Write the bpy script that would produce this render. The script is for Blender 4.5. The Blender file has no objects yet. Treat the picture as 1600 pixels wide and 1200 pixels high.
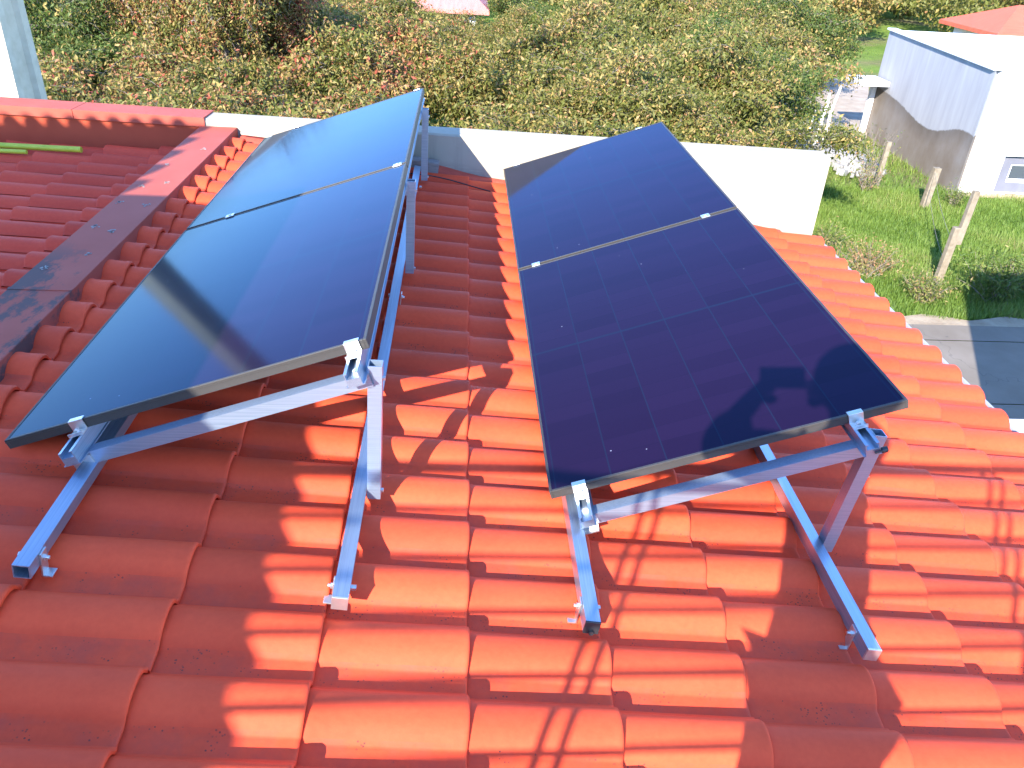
import bpy, bmesh, math, random
import numpy as np
from mathutils import Vector, Matrix
from math import radians, sin, cos, pi

scene = bpy.context.scene
COL = scene.collection
random.seed(7)

# ------------------------------------------------------------------ camera
PITCH, YAW, ROLL, FPX = radians(30.73), radians(4.38), radians(3.42), 1265.0
fw = Vector((sin(YAW)*cos(PITCH), cos(YAW)*cos(PITCH), -sin(PITCH)))
r0 = Vector((cos(YAW), -sin(YAW), 0)); u0 = r0.cross(fw)
cr = cos(ROLL)*r0 + sin(ROLL)*u0
cu = -sin(ROLL)*r0 + cos(ROLL)*u0
cam_data = bpy.data.cameras.new("camera")
cam = bpy.data.objects.new("camera", cam_data); COL.objects.link(cam)
cam.matrix_world = Matrix(((cr.x, cu.x, -fw.x, 0), (cr.y, cu.y, -fw.y, 0), (cr.z, cu.z, -fw.z, 0), (0, 0, 0, 1)))
cam_data.sensor_width = 36.0
cam_data.lens = 36.0*FPX/1600.0
cam_data.clip_start = 0.01
cam_data.clip_end = 2000
scene.camera = cam

# ------------------------------------------------------------------ light
SUN = Vector((0.373, 0.800, -0.470)).normalized()      # direction the light travels
world = bpy.data.worlds.new("World"); scene.world = world; world.use_nodes = True
wn = world.node_tree; wn.nodes.clear()
sky = wn.nodes.new('ShaderNodeTexSky'); sky.sky_type = 'NISHITA'; sky.sun_disc = False
sky.sun_elevation = math.asin(-SUN.z); sky.sun_rotation = math.atan2(-SUN.x, -SUN.y)
sky.air_density = 0.9; sky.dust_density = 0.0; sky.ozone_density = 5.0
bg = wn.nodes.new('ShaderNodeBackground'); bg.inputs[1].default_value = 0.15
wo = wn.nodes.new('ShaderNodeOutputWorld')
tint = wn.nodes.new('ShaderNodeMix'); tint.data_type = 'RGBA'; tint.blend_type = 'MULTIPLY'
tint.inputs[0].default_value = 1.0; tint.inputs[7].default_value = (0.82, 0.88, 0.99, 1)
wn.links.new(sky.outputs[0], tint.inputs[6]); wn.links.new(tint.outputs[2], bg.inputs[0]); wn.links.new(bg.outputs[0], wo.inputs[0])
sd = bpy.data.lights.new("sun", 'SUN'); sd.energy = 2.75; sd.angle = radians(0.4); sd.color = (1.0, 0.94, 0.87)
so = bpy.data.objects.new("sun", sd); COL.objects.link(so)
so.rotation_euler = SUN.to_track_quat('-Z', 'Y').to_euler()
scene.view_settings.view_transform = 'Standard'; scene.view_settings.look = 'None'
scene.view_settings.exposure = 2.50; scene.view_settings.gamma = 1.0
scene.view_settings.use_curve_mapping = False
scene.render.engine = 'CYCLES'

# ------------------------------------------------------------------ helpers
def tag(o, label=None, cat=None, group=None, kind=None):
    if label: o['label'] = label
    if cat: o['category'] = cat
    if group: o['group'] = group
    if kind: o['kind'] = kind
    return o

def empty(name, loc=(0, 0, 0)):
    o = bpy.data.objects.new(name, None); COL.objects.link(o); o.location = loc
    o.empty_display_size = 0.2
    bpy.context.view_layer.update()
    return o

def link(name, me, parent=None, mat=None):
    o = bpy.data.objects.new(name, me); COL.objects.link(o)
    if mat: me.materials.append(mat)
    if parent is not None:
        o.parent = parent
        o.matrix_parent_inverse = parent.matrix_world.inverted()
    return o

class MB:
    """collects simple solids into one mesh"""
    def __init__(s): s.v = []; s.f = []; s.sm = []
    def add(s, vs, fs, smooth=False):
        n = len(s.v); s.v += [tuple(v) for v in vs]
        for f in fs: s.f.append(tuple(n+i for i in f)); s.sm.append(smooth)
    def box(s, c, h, ax=None, bev=0.0):
        """c centre, h half sizes, ax three axis vectors"""
        c = Vector(c); ax = ax or (Vector((1, 0, 0)), Vector((0, 1, 0)), Vector((0, 0, 1)))
        b = min(bev, min(h)*0.45)
        if b <= 0:
            vs = [c + ax[0]*(h[0]*i) + ax[1]*(h[1]*j) + ax[2]*(h[2]*k) for i in (-1, 1) for j in (-1, 1) for k in (-1, 1)]
            s.add(vs, [(0, 1, 3, 2), (4, 6, 7, 5), (0, 4, 5, 1), (2, 3, 7, 6), (0, 2, 6, 4), (1, 5, 7, 3)])
            return
        bm = bmesh.new()
        bmesh.ops.create_cube(bm, size=2.0)
        for v in bm.verts: v.co = Vector((v.co.x*h[0], v.co.y*h[1], v.co.z*h[2]))
        bmesh.ops.bevel(bm, geom=bm.edges[:], offset=b, segments=2, affect='EDGES', profile=0.5)
        bm.verts.index_update()
        vs = [c + ax[0]*v.co.x + ax[1]*v.co.y + ax[2]*v.co.z for v in bm.verts]
        s.add(vs, [[v.index for v in f.verts] for f in bm.faces])
        bm.free()
    def tube(s, pts, rad, n=8, cap=True, smooth=True):
        pts = [Vector(p) for p in pts]
        if not hasattr(rad, '__len__'): rad = [rad]*len(pts)
        rings = []; prev = None
        for i, p in enumerate(pts):
            d = (pts[min(i+1, len(pts)-1)] - pts[max(i-1, 0)]).normalized()
            a = prev if prev else (Vector((0, 0, 1)) if abs(d.z) < 0.9 else Vector((1, 0, 0)))
            x = (a - d*a.dot(d)).normalized(); y = d.cross(x); prev = x
            rings.append([p + x*(rad[i]*cos(2*pi*k/n)) + y*(rad[i]*sin(2*pi*k/n)) for k in range(n)])
        vs = [v for r in rings for v in r]; fs = []
        for i in range(len(pts)-1):
            for k in range(n):
                fs.append((i*n+k, i*n+(k+1) % n, (i+1)*n+(k+1) % n, (i+1)*n+k))
        s.add(vs, fs, smooth)
        if cap:
            s.add(rings[0][::-1], [tuple(range(n))]); s.add(rings[-1], [tuple(range(n))])
    def sweep(s, prof, p0, p1, ex, ey, cap=True, smooth=False):
        """closed 2-D profile (in ex,ey) swept from p0 to p1"""
        p0 = Vector(p0); p1 = Vector(p1); n = len(prof)
        a = [p0 + ex*x + ey*y for x, y in prof]; b = [p1 + ex*x + ey*y for x, y in prof]
        s.add(a+b, [(i, (i+1) % n, n+(i+1) % n, n+i) for i in range(n)], smooth)
        if cap:
            s.add(a, [tuple(range(n))[::-1]]); s.add(b, [tuple(range(n))])
    def build(s, name, mat, parent=None, tri=False):
        me = bpy.data.meshes.new(name)
        me.from_pydata(s.v, [], s.f)
        me.polygons.foreach_set('use_smooth', s.sm)
        bm = bmesh.new(); bm.from_mesh(me); bmesh.ops.recalc_face_normals(bm, faces=bm.faces); bm.to_mesh(me); bm.free()
        me.update()
        return link(name, me, parent, mat)

def hollow(mb, p0, p1, ex, ey, w=0.02, t=0.0025):
    """square hollow section, w = half width"""
    for (a, b, wa, wb) in ((0, w-t/2, w, t/2), (0, -w+t/2, w, t/2), (w-t/2, 0, t/2, w-t), (-w+t/2, 0, t/2, w-t)):
        c = (Vector(p0)+Vector(p1))/2 + ex*a + ey*b
        d = (Vector(p1)-Vector(p0)); L = d.length/2; d.normalize()
        mb.box(c, (wa, L, wb), (ex, d, ey))

# ---- materials
def mat(name, color=(0.5, 0.5, 0.5), rough=0.6, metal=0.0, spec=0.5):
    m = bpy.data.materials.new(name); m.use_nodes = True
    b = m.node_tree.nodes['Principled BSDF']
    b.inputs['Base Color'].default_value = (*color, 1); b.inputs['Roughness'].default_value = rough
    b.inputs['Metallic'].default_value = metal; b.inputs['Specular IOR Level'].default_value = spec
    return m
def N(m, t, **kw):
    n = m.node_tree.nodes.new(t)
    for k, v in kw.items():
        if hasattr(n, k): setattr(n, k, v)
        else: n.inputs[k].default_value = v
    return n
def Lk(m, a, b): m.node_tree.links.new(a, b)
def P(m): return m.node_tree.nodes['Principled BSDF']
def coords(m, scale=(1, 1, 1), kind='Object'):
    tc = N(m, 'ShaderNodeTexCoord'); mp = N(m, 'ShaderNodeMapping'); mp.inputs['Scale'].default_value = scale
    Lk(m, tc.outputs[kind], mp.inputs[0]); return mp.outputs[0]
def ramp(m, fac, stops):
    r = N(m, 'ShaderNodeValToRGB'); e = r.color_ramp.elements
    while len(e) < len(stops): e.new(0.5)
    for el, (p, c) in zip(e, stops):
        el.position = p; el.color = (*c, 1) if len(c) == 3 else c
    Lk(m, fac, r.inputs[0]); return r.outputs[0]
def noise(m, co, scale, detail=4, rough=0.55):
    n = N(m, 'ShaderNodeTexNoise'); n.inputs['Scale'].default_value = scale
    n.inputs['Detail'].default_value = detail; n.inputs['Roughness'].default_value = rough
    Lk(m, co, n.inputs['Vector']); return n.outputs['Fac']
def mix(m, fac, a, b, mode='MIX'):
    x = N(m, 'ShaderNodeMix'); x.data_type = 'RGBA'; x.blend_type = mode
    for s, v in ((x.inputs[0], fac), (x.inputs[6], a), (x.inputs[7], b)):
        if isinstance(v, (int, float)): s.default_value = v
        elif isinstance(v, tuple): s.default_value = (*v, 1)
        else: Lk(m, v, s)
    return x.outputs[2]
def bump(m, h, strength=0.3, dist=0.01):
    b = N(m, 'ShaderNodeBump'); b.inputs['Strength'].default_value = strength; b.inputs['Distance'].default_value = dist
    Lk(m, h, b.inputs['Height']); Lk(m, b.outputs[0], P(m).inputs['Normal'])

def noisy(name, c1, c2, scale, rough=0.7, bscale=None, bstr=0.2, bdist=0.005, spec=0.4, metal=0.0, stretch=(1, 1, 1)):
    m = mat(name, c1, rough, metal, spec); co = coords(m, stretch)
    Lk(m, ramp(m, noise(m, co, scale, 5), [(0.3, c1), (0.7, c2)]), P(m).inputs['Base Color'])
    if bscale: bump(m, noise(m, co, bscale, 4), bstr, bdist)
    return m

# clay roof tile: per tile tint + mottling + dark grit lying in the pans
M = {}
def tile_mat(name, c1, c2, grit):
    m = mat(name, c1, 0.66, 0, 0.22); co = coords(m)
    at = N(m, 'ShaderNodeAttribute'); at.attribute_name = 'tint'
    big = noise(m, co, 3.0, 5); fine = noise(m, co, 60, 4)
    base = ramp(m, big, [(0.3, c1), (0.7, c2)])
    f = mix(m, 0.10, base, ramp(m, fine, [(0.3, (0.3, 0.05, 0.03)), (0.75, (0.85, 0.17, 0.075))]))
    t = ramp(m, at.outputs['Fac'], [(0.0, (0.86, 0.84, 0.86)), (1.0, (1.1, 1.1, 1.06))])
    f = mix(m, 1.0, f, t, 'MULTIPLY')
    # grit
    pan = N(m, 'ShaderNodeAttribute'); pan.attribute_name = 'pan'
    vor = N(m, 'ShaderNodeTexVoronoi'); vor.inputs['Scale'].default_value = 95; Lk(m, co, vor.inputs['Vector'])
    dots = ramp(m, vor.outputs['Distance'], [(0.15, (1, 1, 1)), (0.24, (0, 0, 0))])
    sel = ramp(m, noise(m, co, 11, 3), [(0.50, (0, 0, 0)), (0.60, (1, 1, 1))])
    d = mix(m, 1.0, dots, sel, 'MULTIPLY')
    ma = N(m, 'ShaderNodeMath', operation='MULTIPLY'); Lk(m, d, ma.inputs[0]); Lk(m, pan.outputs['Fac'], ma.inputs[1])
    f = mix(m, ma.outputs[0], f, (0.06, 0.03, 0.025))
    v2 = N(m, 'ShaderNodeTexVoronoi'); v2.inputs['Scale'].default_value = 4.5; Lk(m, co, v2.inputs['Vector'])
    f = mix(m, ramp(m, v2.outputs['Distance'], [(0.010, (0.7, 0.7, 0.7)), (0.016, (0, 0, 0))]), f, (0.55, 0.36, 0.28))
    v3 = noise(m, coords(m, (1, 2.2, 1)), 1.7, 6, 0.7)
    f = mix(m, ramp(m, v3, [(0.60, (0, 0, 0)), (0.78, (0.35, 0.35, 0.35))]), f, (0.52, 0.075, 0.04))
    dust = N(m, 'ShaderNodeMath', operation='MULTIPLY'); Lk(m, ramp(m, noise(m, co, 7, 5, 0.7), [(0.42, (0, 0, 0)), (0.7, (grit, grit, grit))]), dust.inputs[0]); Lk(m, pan.outputs['Fac'], dust.inputs[1])
    f = mix(m, dust.outputs[0], f, (0.40, 0.070, 0.045))
    Lk(m, f, P(m).inputs['Base Color'])
    bump(m, noise(m, co, 130, 5, 0.7), 0.22, 0.0015)
    return m
M['tile'] = tile_mat('clay_tile', (0.71, 0.064, 0.0195), (0.79, 0.079, 0.0250), 0.5)
M['tile_old'] = tile_mat('clay_tile_left', (0.62, 0.056, 0.026), (0.68, 0.068, 0.031), 0.6)
M['mortar'] = noisy('red_mortar', (0.42, 0.06, 0.035), (0.50, 0.08, 0.045), 20, 0.8, 60, 0.4)
M['red_metal'] = noisy('red_painted_metal', (0.38, 0.064, 0.030), (0.43, 0.076, 0.036), 4, 0.55, 30, 0.05, 0.002, spec=0.15)
M['red_cap'] = mat('red_coping_metal', (0.46, 0.13, 0.10), 0.6, 0, 0.12)
m = M['red_cap']; co = coords(m)
st = ramp(m, noise(m, coords(m, (1.6, 0.8, 1)), 2.6, 8, 0.75), [(0.50, (0, 0, 0)), (0.56, (0.9, 0.9, 0.9))])
wash = ramp(m, noise(m, co, 3.5, 4), [(0.3, (0.37, 0.075, 0.047)), (0.7, (0.43, 0.096, 0.062))])
sep = N(m, 'ShaderNodeSeparateXYZ'); Lk(m, coords(m), sep.inputs[0])
rg = N(m, 'ShaderNodeMapRange'); rg.inputs[1].default_value = 3.45; rg.inputs[2].default_value = 3.15; Lk(m, sep.outputs['Y'], rg.inputs[0])
gate = N(m, 'ShaderNodeMath', operation='MULTIPLY'); Lk(m, st, gate.inputs[0]); Lk(m, rg.outputs[0], gate.inputs[1])
Lk(m, mix(m, gate.outputs[0], wash, (0.085, 0.060, 0.055)), P(m).inputs['Base Color'])
M['dirt_spot'] = noisy('grey_droppings', (0.26, 0.22, 0.19), (0.38, 0.34, 0.30), 40, 0.9)
M['plaster'] = noisy('cream_render', (0.34, 0.30, 0.225), (0.39, 0.345, 0.265), 1.6, 0.9, 90, 0.3, 0.002)
m = M['plaster']; base = P(m).inputs['Base Color'].links[0].from_socket
streak = ramp(m, noise(m, coords(m, (9, 9, 0.5)), 1.3, 7, 0.7), [(0.50, (0, 0, 0)), (0.72, (0.45, 0.45, 0.45))])
blot = ramp(m, noise(m, coords(m), 2.2, 8, 0.75), [(0.55, (0, 0, 0)), (0.75, (0.6, 0.6, 0.6))])
c_ = mix(m, streak, base, (0.26, 0.23, 0.18)); c_ = mix(m, blot, c_, (0.28, 0.25, 0.195))
lev = N(m, 'ShaderNodeSeparateXYZ'); Lk(m, coords(m), lev.inputs[0])
cmb = N(m, 'ShaderNodeMath', operation='MULTIPLY_ADD'); Lk(m, lev.outputs['X'], cmb.inputs[0]); cmb.inputs[1].default_value = 0.133; Lk(m, lev.outputs['Z'], cmb.inputs[2])
mr = N(m, 'ShaderNodeMapRange'); mr.inputs[1].default_value = -1.53; mr.inputs[2].default_value = -1.62; Lk(m, cmb.outputs[0], mr.inputs[0])
foot = N(m, 'ShaderNodeMath', operation='MULTIPLY'); Lk(m, mr.outputs[0], foot.inputs[0]); Lk(m, ramp(m, noise(m, coords(m, (1.5, 1.5, 14)), 3, 6, 0.7), [(0.42, (0, 0, 0)), (0.55, (1, 1, 1))]), foot.inputs[1])
Lk(m, mix(m, foot.outputs[0], c_, (0.24, 0.20, 0.17)), P(m).inputs['Base Color'])
M['alu'] = mat('brushed_aluminium', (0.70, 0.72, 0.75), 0.36, 0.78)
m = M['alu']; an = N(m, 'ShaderNodeTexNoise'); an.inputs['Scale'].default_value = 1.0; an.inputs['Detail'].default_value = 6
Lk(m, coords(m, (420, 5, 420)), an.inputs['Vector'])
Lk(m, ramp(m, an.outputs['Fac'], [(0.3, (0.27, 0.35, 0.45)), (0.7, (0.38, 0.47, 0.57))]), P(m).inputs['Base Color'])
rr_ = N(m, 'ShaderNodeMapRange'); rr_.inputs[3].default_value = 0.26; rr_.inputs[4].default_value = 0.46; Lk(m, an.outputs['Fac'], rr_.inputs[0]); Lk(m, rr_.outputs[0], P(m).inputs['Roughness'])
M['alu_x'] = mat('brushed_aluminium_bar', (0.70, 0.72, 0.75), 0.38, 0.72)
m = M['alu_x']; an = N(m, 'ShaderNodeTexNoise'); an.inputs['Scale'].default_value = 1.0; an.inputs['Detail'].default_value = 6
Lk(m, coords(m, (5, 420, 420)), an.inputs['Vector'])
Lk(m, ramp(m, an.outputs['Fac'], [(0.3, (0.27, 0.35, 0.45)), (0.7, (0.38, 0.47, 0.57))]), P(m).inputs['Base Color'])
M['steel'] = noisy('zinc_steel', (0.62, 0.62, 0.60), (0.75, 0.75, 0.72), 30, 0.35, None, metal=0.9)
M['black_plastic'] = mat('black_plastic', (0.02, 0.02, 0.022), 0.5)
M['frame'] = mat('black_anodised_frame', (0.042, 0.038, 0.034), 0.48, 0.0, 0.35)
M['backsheet'] = mat('panel_backsheet', (0.03, 0.03, 0.035), 0.6)
# panel glass
def glass_mat():
    m = mat('solar_glass', (0.008, 0.008, 0.03), 0.045, 0.0, 0.5)
    tc = N(m, 'ShaderNodeTexCoord'); s = N(m, 'ShaderNodeSeparateXYZ'); Lk(m, tc.outputs['Object'], s.inputs[0])
    def math(op, a, b=None, c=None):
        n = N(m, 'ShaderNodeMath', operation=op)
        for i, v in enumerate((a, b, c)):
            if v is None: continue
            if isinstance(v, (int, float)): n.inputs[i].default_value = v
            else: Lk(m, v, n.inputs[i])
        return n.outputs[0]
    W_, L_ = 1.087, 1.722
    cx = math('DIVIDE', math('SUBTRACT', s.outputs['X'], 0.022), (W_-0.044)/6)
    cy = math('DIVIDE', math('SUBTRACT', s.outputs['Y'], 0.022), (L_-0.044)/20)
    fx = math('ABSOLUTE', math('SUBTRACT', math('FRACT', cx), 0.5))
    fy = math('ABSOLUTE', math('SUBTRACT', math('FRACT', cy), 0.5))
    lx = math('GREATER_THAN', fx, 0.488); ly = math('GREATER_THAN', fy, 0.488)
    mid = math('LESS_THAN', math('ABSOLUTE', math('SUBTRACT', s.outputs['Y'], L_/2)), 0.006)
    line = math('MULTIPLY', math('MAXIMUM', lx, mid), 1.0)
    # every half cell a slightly different tone
    fl = N(m, 'ShaderNodeCombineXYZ'); Lk(m, math('FLOOR', cx), fl.inputs[0]); Lk(m, math('FLOOR', cy), fl.inputs[1])
    wnz = N(m, 'ShaderNodeTexWhiteNoise'); Lk(m, fl.outputs[0], wnz.inputs['Vector'])
    cell = ramp(m, wnz.outputs['Value'], [(0, (0.0105, 0.0040, 0.019)), (1, (0.0135, 0.0055, 0.024))])
    c = mix(m, ly, cell, (0.009, 0.004, 0.018))
    c = mix(m, line, c, (0.010, 0.012, 0.030))
    # sparse dust specks
    vo = N(m, 'ShaderNodeTexVoronoi'); vo.inputs['Scale'].default_value = 9; Lk(m, tc.outputs['Object'], vo.inputs['Vector'])
    sp = ramp(m, vo.outputs['Distance'], [(0.018, (1, 1, 1)), (0.03, (0, 0, 0))])
    c = mix(m, sp, c, (0.22, 0.22, 0.28))
    Lk(m, c, P(m).inputs['Base Color'])
    P(m).inputs['Specular IOR Level'].default_value = 0.0
    gl = N(m, 'ShaderNodeBsdfGlossy'); gl.inputs['Color'].default_value = (0.28, 0.41, 0.55, 1)
    fr = N(m, 'ShaderNodeFresnel'); fr.inputs['IOR'].default_value = 1.36
    sh = N(m, 'ShaderNodeMixShader'); Lk(m, fr.outputs[0], sh.inputs[0]); Lk(m, P(m).outputs[0], sh.inputs[1]); Lk(m, gl.outputs[0], sh.inputs[2])
    Lk(m, sh.outputs[0], m.node_tree.nodes['Material Output'].inputs['Surface'])
    # dust film: roughness varies a little
    rn = N(m, 'ShaderNodeMapRange'); rn.inputs[3].default_value = 0.07; rn.inputs[4].default_value = 0.12
    Lk(m, noise(m, tc.outputs['Object'], 3, 4), rn.inputs[0]); Lk(m, rn.outputs[0], gl.inputs['Roughness'])
    return m
M['glass'] = glass_mat()
M['white'] = noisy('white_paint', (0.80, 0.80, 0.80), (0.86, 0.86, 0.85), 1.2, 0.8, 40, 0.15)
M['gutter'] = mat('gutter_white', (0.75, 0.78, 0.82), 0.4)
M['gutter_grey'] = noisy('gutter_zinc', (0.30, 0.33, 0.38), (0.36, 0.39, 0.44), 12, 0.5)
M['bamboo'] = noisy('yellow_green_rod', (0.42, 0.44, 0.03), (0.52, 0.50, 0.05), 15, 0.45)
M['wood_grey'] = noisy('weathered_wood', (0.20, 0.17, 0.15), (0.30, 0.26, 0.23), 6, 0.85, 30, 0.5, stretch=(2, 14, 14))
M['cream_rod'] = noisy('cream_stick', (0.62, 0.55, 0.40), (0.70, 0.64, 0.5), 20, 0.7)
M['concrete'] = noisy('pole_concrete', (0.56, 0.45, 0.30), (0.68, 0.56, 0.39), 9, 0.9, 70, 0.5, 0.004)
M['cable'] = mat('black_cable', (0.012, 0.012, 0.012), 0.5)
M['skin'] = noisy('skin', (0.52, 0.30, 0.21), (0.58, 0.34, 0.25), 8, 0.55)
M['cloth_dark'] = noisy('dark_cloth', (0.03, 0.035, 0.05), (0.05, 0.055, 0.075), 20, 0.9)
M['cloth_blue'] = noisy('denim', (0.05, 0.07, 0.12), (0.08, 0.10, 0.16), 30, 0.9)
M['hair'] = mat('hair', (0.02, 0.014, 0.01), 0.6)
M['bark'] = noisy('bark', (0.15, 0.12, 0.09), (0.27, 0.23, 0.19), 12, 0.9, 40, 0.6, 0.01)
def leaf_mat(name, stops, trans=0.38):
    m = mat(name, (0.1, 0.12, 0.03), 0.55, 0, 0.35)
    at = N(m, 'ShaderNodeAttribute'); at.attribute_name = 'tint'
    c = ramp(m, at.outputs['Fac'], stops)
    Lk(m, c, P(m).inputs['Base Color'])
    tr = N(m, 'ShaderNodeBsdfTranslucent'); Lk(m, c, tr.inputs['Color'])
    mx = N(m, 'ShaderNodeMixShader'); mx.inputs[0].default_value = trans
    out = m.node_tree.nodes['Material Output']
    Lk(m, P(m).outputs[0], mx.inputs[1]); Lk(m, tr.outputs[0], mx.inputs[2]); Lk(m, mx.outputs[0], out.inputs['Surface'])
    return m
G1, G2, YT, OR, RD = (0.070, 0.085, 0.016), (0.155, 0.165, 0.026), (0.42, 0.30, 0.085), (0.42, 0.22, 0.10), (0.34, 0.075, 0.04)
M['leaf_red'] = leaf_mat('leaves_reddening', [(0.0, G1), (0.3, G2), (0.5, (0.16, 0.15, 0.04)), (0.68, YT), (0.86, OR), (1.0, RD)])
M['leaf_mid'] = leaf_mat('leaves_olive', [(0.0, G1), (0.35, G2), (0.6, (0.17, 0.16, 0.045)), (0.85, YT), (1.0, OR)])
M['leaf_green'] = leaf_mat('leaves_green', [(0.0, G1), (0.45, (0.075, 0.125, 0.02)), (0.8, (0.15, 0.17, 0.04)), (1.0, YT)])
M['grass'] = leaf_mat('grass_blades', [(0.0, (0.09, 0.16, 0.02)), (0.5, (0.17, 0.26, 0.04)), (0.85, (0.26, 0.32, 0.07)), (1.0, (0.36, 0.28, 0.13))], 0.4)
M['weed'] = leaf_mat('dry_weeds', [(0.0, (0.07, 0.12, 0.02)), (0.5, (0.17, 0.20, 0.04)), (0.75, (0.32, 0.24, 0.10)), (1.0, (0.36, 0.17, 0.09))], 0.3)

# ------------------------------------------------------------------ ground
ZG = -5.5
def ground_mat():
    m = mat('field', (0.1, 0.15, 0.03), 0.95, 0, 0.2); co = coords(m)
    g = ramp(m, noise(m, co, 0.8, 8, 0.65), [(0.3, (0.10, 0.17, 0.02)), (0.52, (0.16, 0.24, 0.036)), (0.75, (0.22, 0.26, 0.06))])
    d = ramp(m, noise(m, co, 0.11, 5, 0.6), [(0.52, (0, 0, 0)), (0.62, (1, 1, 1))])
    c = mix(m, d, g, ramp(m, noise(m, co, 3, 6), [(0.3, (0.12, 0.12, 0.05)), (0.7, (0.25, 0.2, 0.1))]))
    Lk(m, c, P(m).inputs['Base Color']); bump(m, noise(m, co, 9, 7, 0.7), 0.9, 0.12)
    return m
M['field'] = ground_mat()
def terrain():
    n = 90; xs = np.linspace(-220, 260, n); ys = np.linspace(-60, 420, n)
    vs = []
    for y in ys:
        for x in xs:
            h = ZG - 0.05
            if y > 60: h += ((y-60)/90.0)**1.5*4.0 + 1.2*sin(x*0.05)*min(1, (y-60)/60)
            vs.append((x, y, h))
    fs = [(j*n+i, j*n+i+1, (j+1)*n+i+1, (j+1)*n+i) for j in range(n-1) for i in range(n-1)]
    me = bpy.data.meshes.new('ground'); me.from_pydata(vs, [], fs)
    return tag(link('ground', me, None, M['field']), kind='structure')
terrain()
def sheet(name, pts, z, m_):
    me = bpy.data.meshes.new(name); me.from_pydata([(x, y, z) for x, y in pts], [], [tuple(range(len(pts)))])
    return tag(link(name, me, None, m_), kind='structure')
M['pave'] = noisy('concrete_paving', (0.16, 0.13, 0.095), (0.21, 0.175, 0.135), 1.5, 0.9, 60, 0.4, 0.003)
m = M['pave']; vv = N(m, 'ShaderNodeTexVoronoi', feature='DISTANCE_TO_EDGE'); vv.inputs['Scale'].default_value = 0.30
nz = N(m, 'ShaderNodeTexNoise'); nz.inputs['Scale'].default_value = 3; Lk(m, coords(m), nz.inputs['Vector'])
ad = N(m, 'ShaderNodeVectorMath', operation='ADD'); Lk(m, coords(m), ad.inputs[0]); Lk(m, nz.outputs['Color'], ad.inputs[1]); Lk(m, ad.outputs[0], vv.inputs['Vector'])
base = P(m).inputs['Base Color'].links[0].from_socket
Lk(m, mix(m, ramp(m, vv.outputs['Distance'], [(0.0012, (0.55, 0.55, 0.55)), (0.003, (0, 0, 0))]), base, (0.06, 0.055, 0.05)), P(m).inputs['Base Color'])
M['soil'] = noisy('sandy_soil', (0.26, 0.19, 0.12), (0.38, 0.30, 0.2), 5, 0.95, 25, 0.8, 0.02)
M['track'] = noisy('dirt_track', (0.30, 0.24, 0.18), (0.42, 0.35, 0.27), 2.5, 0.95, 12, 0.8, 0.03)
# driveway slabs beside the house with open joints
for k, (y0_, y1_) in enumerate(((-12, -3.0), (-2.98, 2.2), (2.22, 6.5), (6.52, 8.9), (8.92, 10.75), (10.77, 11.30))):
    sheet('driveway', [(2.6, y0_), (30, y0_), (30, y1_), (2.6, y1_)], ZG+0.03, M['pave'])
rnd = random.Random(3)
edge = [(2.0 + i*0.35, 11.62 + 0.10*sin(i*1.3) + rnd.uniform(-0.07, 0.07)) for i in range(70)]
sheet('soil_strip', [(2.0, 11.1), (26.2, 11.1)] + edge[::-1], ZG+0.012, M['soil'])
sheet('dirt_track', [(8.0, 19.2), (12.0, 24.0), (16.0, 33.0), (13.0, 36.0), (9.5, 27.0), (6.5, 21.0)], ZG+0.01, M['track'])

# ------------------------------------------------------------------ the house we stand on
AL = radians(7.57); HH = 1.600; X0, G_, Y0, TW, EG = 0.037, 0.362, 1.249, 0.205, 0.339
US = Vector((cos(AL), 0, -sin(AL))); RN = Vector((sin(AL), 0, cos(AL)))
def roofpt(x, y, off=0.0):
    """point above the tile tops at plan x, y"""
    return Vector((x, y, -HH - x*math.tan(AL))) + RN*off

house = tag(empty('house', (0, 0, ZG)), 'low white house under our feet with orange clay tiled roof and long white parapet', 'house')

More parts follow.
